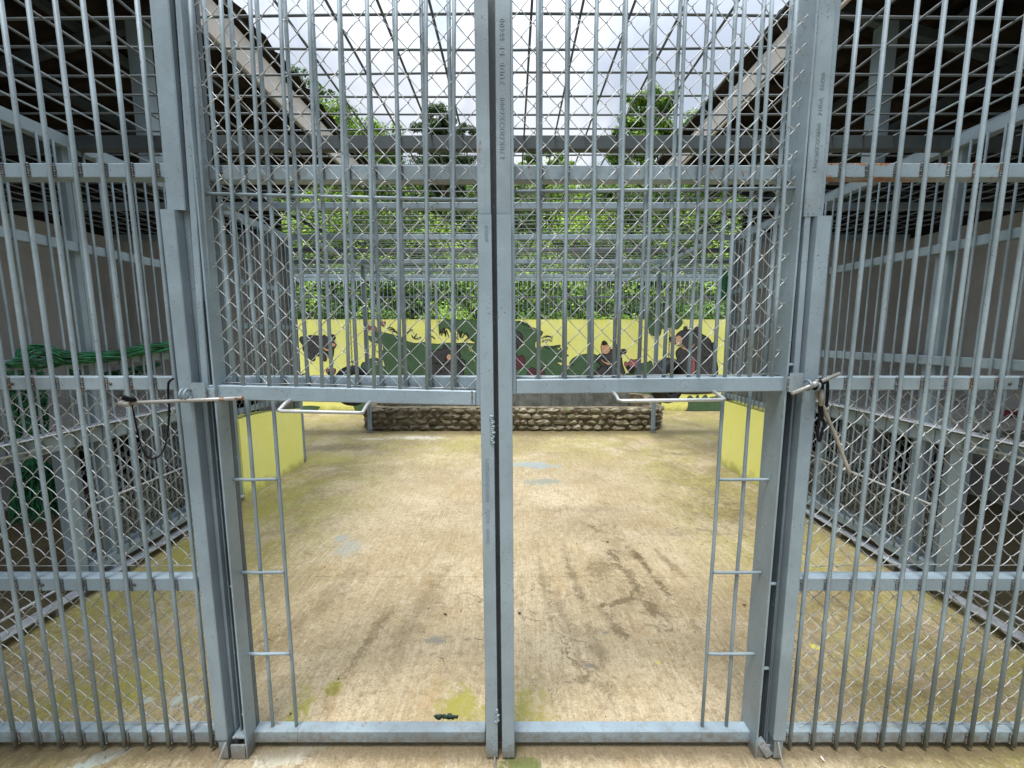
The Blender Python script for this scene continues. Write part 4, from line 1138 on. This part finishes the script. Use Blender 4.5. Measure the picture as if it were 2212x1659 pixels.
for k in range(3): m.blob(L3(1400+35*k, 872+8*k, -.045), .009, 0, n=5, sq=(1.4, .8, .7))
one(m, 'strap', 'black_cloth', 'thin black strap knotted on the left rod and hanging in a loop', 'strap', org=L3(1440, 880))
m = MB()
def L4(u, v, dy=0):
    return P((2160+u/6.914)/1.302, (1020+v/6.914)/1.302, 1.335+dy)
ribbon(m, [L4(1030,380,-.005), L4(1020,600), L4(1000,900), L4(990,1180), L4(965,1320), L4(975,1460), L4(1000,1520), L4(1030,1440), L4(1060,1300), L4(1095,1200), L4(1060,1100), L4(1045,900), L4(1060,600), L4(1065,420)], .0085, tw=lambda t: .5*math.sin(t*7))
ribbon(m, [L4(1080,400), L4(1150,370,.005), L4(1160,500,.01), L4(1150,700,.01), L4(1130,860,.01)], .009)
for k in range(5): m.blob(L4(920+28*k, 490-8*k, -.012), .008, 0, n=5)
m.tube([L4(985, 345, -.022), L4(1010, 400, -.024), L4(1015, 430, -.01)], .0085, 8)
one(m, 'strap', 'black_cloth', 'wide black webbing strap dangling doubled from the right lock', 'strap', org=L4(1030, 400))
m = MB(); a = P(1764, 843, 1.342); b = P(1780, 884, 1.340); c = P(1812, 960, 1.338); d = P(1836, 1025, 1.337)
m.tube(smooth3([a, b, c, d]), .0072, 8, rfun=lambda q: 1.05-.35*q+.08*math.sin(q*23))
for q in ((b, .006), (c, .005)): m.blob(q[0]+Vector((.006, -.003, 0)), q[1], 0, n=4)
m.tube([a+Vector((.004, -.012, .004)), a+Vector((.012, -.012, -.05))], .008, 6)
one(m, 'stick', 'wood_stick', 'dry barkless stick hanging down beside the right lock', 'stick', org=a)
# loose white wire ends at the post feet
for (pts, lab, org) in ((((-1.075, 1.34, .083), (-1.083, 1.32, .05), (-1.09, 1.30, .012)), 'bent white wire at the foot of the left guide post', 0),
                        (((1.0, 1.34, .083), (1.003, 1.325, .045), (1.012, 1.31, .004)), 'bent white wire at the foot of the right guide post', 1)):
    m = MB(); m.tube(smooth3(pts), .0028, 6); one(m, 'wire_end', 'galv', lab, 'wire', org=pts[2])
m = MB(); m.tube([(-.065, 1.335, .03), (-.063, 1.31, .006), (-.058, 1.25, .006)], .0045, 6)
one(m, 'drop_bolt', 'galv_rod', 'small rusty bolt end on the floor under the centre posts', 'bolt', org=(-.06, 1.3, 0))

# ================================================================== NETS, CLOTH, LITTER
def netbundle(name, label, pts, rad, seed, org, wob=.25, n=46, mat='net', turns=.7):
    """loose netting: many thin folded strands gathered round one path"""
    random.seed(seed); m = MB(); pts = smooth3(pts, 8); N = len(pts); fr = []
    for i, p in enumerate(pts):
        t = (pts[min(N-1, i+1)]-pts[max(0, i-1)]).normalized(); u = t.orthogonal().normalized()
        if abs(t.z) < .7: u = Vector((0, 0, 1))-t*t.z; u.normalize()
        fr.append((p, u, t.cross(u)))
    for k in range(n):
        a0 = random.uniform(0, 2*PI); rr = random.uniform(.25, 1)**.5; ph = random.uniform(0, 9); tn = turns*random.uniform(.5, 1.3)
        e0 = random.randrange(0, 3); e1 = N-random.randrange(0, 3); path = []
        for i in range(e0, e1):
            p, u, w = fr[i]; q_ = i/(N-1); a = a0+tn*2*PI*q_*.4+.18*math.sin(i*.5+ph)
            r_ = rad(q_)*(rr+wob*.25*math.sin(i*.9+ph))
            path.append(p+(u*math.cos(a)+w*math.sin(a))*r_)
        m.tube(path, random.uniform(.0035, .0075), 4, rfun=lambda t_: .8+.35*math.sin(t_*40+ph))
    return one(m, name, mat, label, 'netting', org=org)
def NL(u, v, X=-2.58): return PX(u, v, X)
netbundle('green_net', 'green netting rolled up and laid along the rail of the left side fence',
          [NL(18, 790), NL(45, 782), NL(75, 772), NL(120, 772), NL(165, 775), NL(200, 772), NL(240, 770), NL(300, 758), NL(345, 751), NL(400, 742)],
          lambda q: .008+.040*math.exp(-((q-.24)/.12)**2)+.020*min(1, q*4)+.008*q, 2, NL(120, 772))
netbundle('green_net', 'fold of green netting sagging below the rail of the left side fence',
          [NL(150, 800, -2.70), NL(180, 812, -2.70), NL(215, 818, -2.70), NL(260, 812, -2.70), NL(300, 800, -2.70), NL(345, 785, -2.70)],
          lambda q: .006+.038*math.sin(PI*q)**.8, 4, NL(215, 815, -2.7))
X_ = -2.86
netbundle('green_net', 'bundle of dark green netting hanging down inside the left side cage and spreading out below',
          [PX(55, 800, X_), PX(62, 860, X_), PX(70, 930, X_), PX(72, 975, X_), PX(75, 1010, X_), PX(80, 1060, X_), PX(86, 1120, X_)],
          lambda q: .065 if q < .35 else (.065-.035*min(1, (q-.35)/.2) if q < .6 else .030+.10*((q-.6)/.4)**.7), 5, PX(62, 800, X_), wob=.3, n=110)
netbundle('green_net', 'scrap of bright green netting hanging at the far end of the right fence',
          [P(1567, 584, 4.85), P(1566, 605, 4.85), P(1564, 630, 4.85), P(1563, 648, 4.85)], lambda q: .018+.014*math.sin(PI*q), 6, P(1567, 584, 4.85))
m = MB()
for k, (u, v) in enumerate(((2238, 893), (2252, 890), (2268, 893), (2284, 898))):
    g_ = G(u, v, .93); m.blob((min(4.5, g_.x-.25), g_.y, .925), .05, 0, n=6, sq=(1.3, 1, .45), jit=.3)
gq = G(2255, 893, .93)
one(m, 'cloth', 'red_cloth', 'crumpled red cloth lying on the right sleeping platform', 'cloth', org=(gq.x-.25, gq.y, .9))
# litter on the floor
random.seed(77)
def dead_leaf(u, v, s, mat, label, dims=(1, .4)):
    g_ = G(u, v); m = MB(); a = random.uniform(0, PI)
    n = 8; vs = []
    for i in range(n):
        t = 2*PI*i/n; rr = s*random.uniform(.7, 1.1)
        x = rr*dims[0]*math.cos(t); y = rr*dims[1]*math.sin(t)
        vs.append((g_.x+x*math.cos(a)-y*math.sin(a), g_.y+x*math.sin(a)+y*math.cos(a), .004+random.uniform(0, s*.3)))
    vs.append((g_.x, g_.y, .004+s*.25)); m.add(vs, [(i, (i+1) % n, n) for i in range(n)])
    return one(m, 'dead_leaf' if 'leaf' in label else 'paint_chip', mat, label, 'leaf' if 'leaf' in label else 'chip', org=(g_.x, g_.y, 0), group='litter on the floor')
dead_leaf(1056, 1288, .014, 'leaf_dark', 'small dark curled leaf on the floor left of the centre posts', (1, .4))
dead_leaf(962, 1329, .016, 'leaf_dark', 'dark leaf fragment lying farther left of the centre posts', (1, .35))
dead_leaf(1313, 1172, .012, 'leaf_dark', 'tiny black crumb of leaf on the floor right of the centre posts', (1, .9))
dead_leaf(1122, 1326, .010, 'leaf_dark', 'tiny dark leaf bit close to the right centre post', (1, .9))
dead_leaf(1608, 1308, .012, 'red_cloth', 'small reddish leaf between the right grille bars', (1, .6))
dead_leaf(845, 1023, .020, 'leaf_dark', 'small dark leaf on the floor in front of the basin', (1, .5))
dead_leaf(1498, 1028, .024, 'leaf_dark', 'dark leaf on the far floor below the right tyre', (1, .4))
dead_leaf(1776, 1641, .010, 'white_bit', 'small white chip beside the foot of the right guide post', (1, .5))
dead_leaf(1262, 1537, .006, 'white_bit', 'pale pebble-like chip near the threshold', (1, .7))
dead_leaf(115, 1520, .012, 'white_bit', 'white chip on the floor behind the left fence panel', (1, .5))
m = MB(); random.seed(91)
for k in range(420):
    x = random.uniform(-2.4, 2.4); y = random.uniform(.9, 5.5)
    m.blob((x, y, .003), random.uniform(.0015, .0048), random.randrange(3), n=3, sq=(1, random.uniform(.5, 1), .6))
for k in range(70):
    x = random.uniform(-2.3, 2.3); y = random.uniform(1.0, 5.5); a = random.uniform(0, 6.3); l = random.uniform(.02, .07)
    m.tube([(x, y, .003), (x+l*.5*math.cos(a), y+l*.5*math.sin(a), .006), (x+l*math.cos(a+.4), y+l*math.sin(a+.4), .003)], .0011, 4, 1)
one(m, 'floor_grit', ['white_bit', 'leaf_dark', 'mortar'], 'fine grit, twigs and crumbs scattered over the concrete floor', 'grit', kind='stuff')
m = MB()
for (u, r_) in ((948, .013), (962, .010), (974, .014), (984, .009)):
    m.blob((P(u, 1556, 1.452).x, 1.452, .072), r_, 0, n=5, sq=(1.5, .5, .8), jit=.35)
one(m, 'green_leaf', 'leaf_litter_green', 'dark green leaf stuck behind the threshold left of the centre posts', 'leaf', org=(G(962, 1556).x, 1.46, 0))

# ================================================================== WORLD, SUN, CAMERA
sc = bpy.context.scene
SUN_EL, SUN_ROT = R(72), R(-25)
wd = bpy.data.worlds.new('World'); sc.world = wd; wd.use_nodes = True; nt = wd.node_tree; nt.nodes.clear()
q = NB(nt)
out_ = q.n('ShaderNodeOutputWorld'); bg = q.n('ShaderNodeBackground'); sky = q.n('ShaderNodeTexSky', sky_type='NISHITA')
sky.sun_disc = False; sky.sun_elevation = SUN_EL; sky.sun_rotation = SUN_ROT; sky.dust_density = 3; sky.air_density = 1.2
tc = q.n('ShaderNodeTexCoord')
cl = q.noise(3.2, 7, .55, tc.outputs['Generated'], .4)
cc = q.mix(q.ramp(cl, .40, .60), (2.9, 3.25, 3.85), (4.8, 4.95, 5.15))
sz = q.n('ShaderNodeSeparateXYZ'); q.L(tc.outputs['Generated'], sz.inputs[0])
cc = q.mix(1.0, cc, q.mix(q.ramp(sz.outputs[2], .45, 1.0), (1., 1., 1.), (4.8, 4.8, 4.8)), 'MULTIPLY')   # overcast sky: brightest overhead
mixed = q.mix(.88, sky.outputs[0], cc)
q.L(mixed, bg.inputs[0]); bg.inputs[1].default_value = .1; q.L(bg.outputs[0], out_.inputs[0])
sun = bpy.data.lights.new('sun', 'SUN'); sun.energy = 1.6; sun.angle = R(15); sun.color = (1, .97, .92)
so = bpy.data.objects.new('sun', sun); C.objects.link(so); so.location = (0, 0, 12)
dv = Vector((math.sin(-SUN_ROT)*-1*math.cos(SUN_EL), math.cos(SUN_ROT)*math.cos(SUN_EL)*-1, math.sin(SUN_EL)))
sky.sun_rotation = math.atan2(dv.x, dv.y)
so.rotation_euler = dv.to_track_quat('Z', 'Y').to_euler()
cam = bpy.data.cameras.new('camera'); co = bpy.data.objects.new('camera', cam); C.objects.link(co)
cam.sensor_width = 36; cam.lens = 36*FP/2212; cam.clip_start = .02; cam.clip_end = 500
co.location = (0, 0, H); co.rotation_euler = (PI/2-TH, 0, 0); sc.camera = co
sc.view_settings.view_transform = 'Standard'; sc.view_settings.look = 'None'; sc.view_settings.exposure = 1.08; sc.view_settings.gamma = 1
try: sc.cycles.max_bounces = 6; sc.cycles.diffuse_bounces = 4; sc.cycles.transparent_max_bounces = 4
except Exception: pass
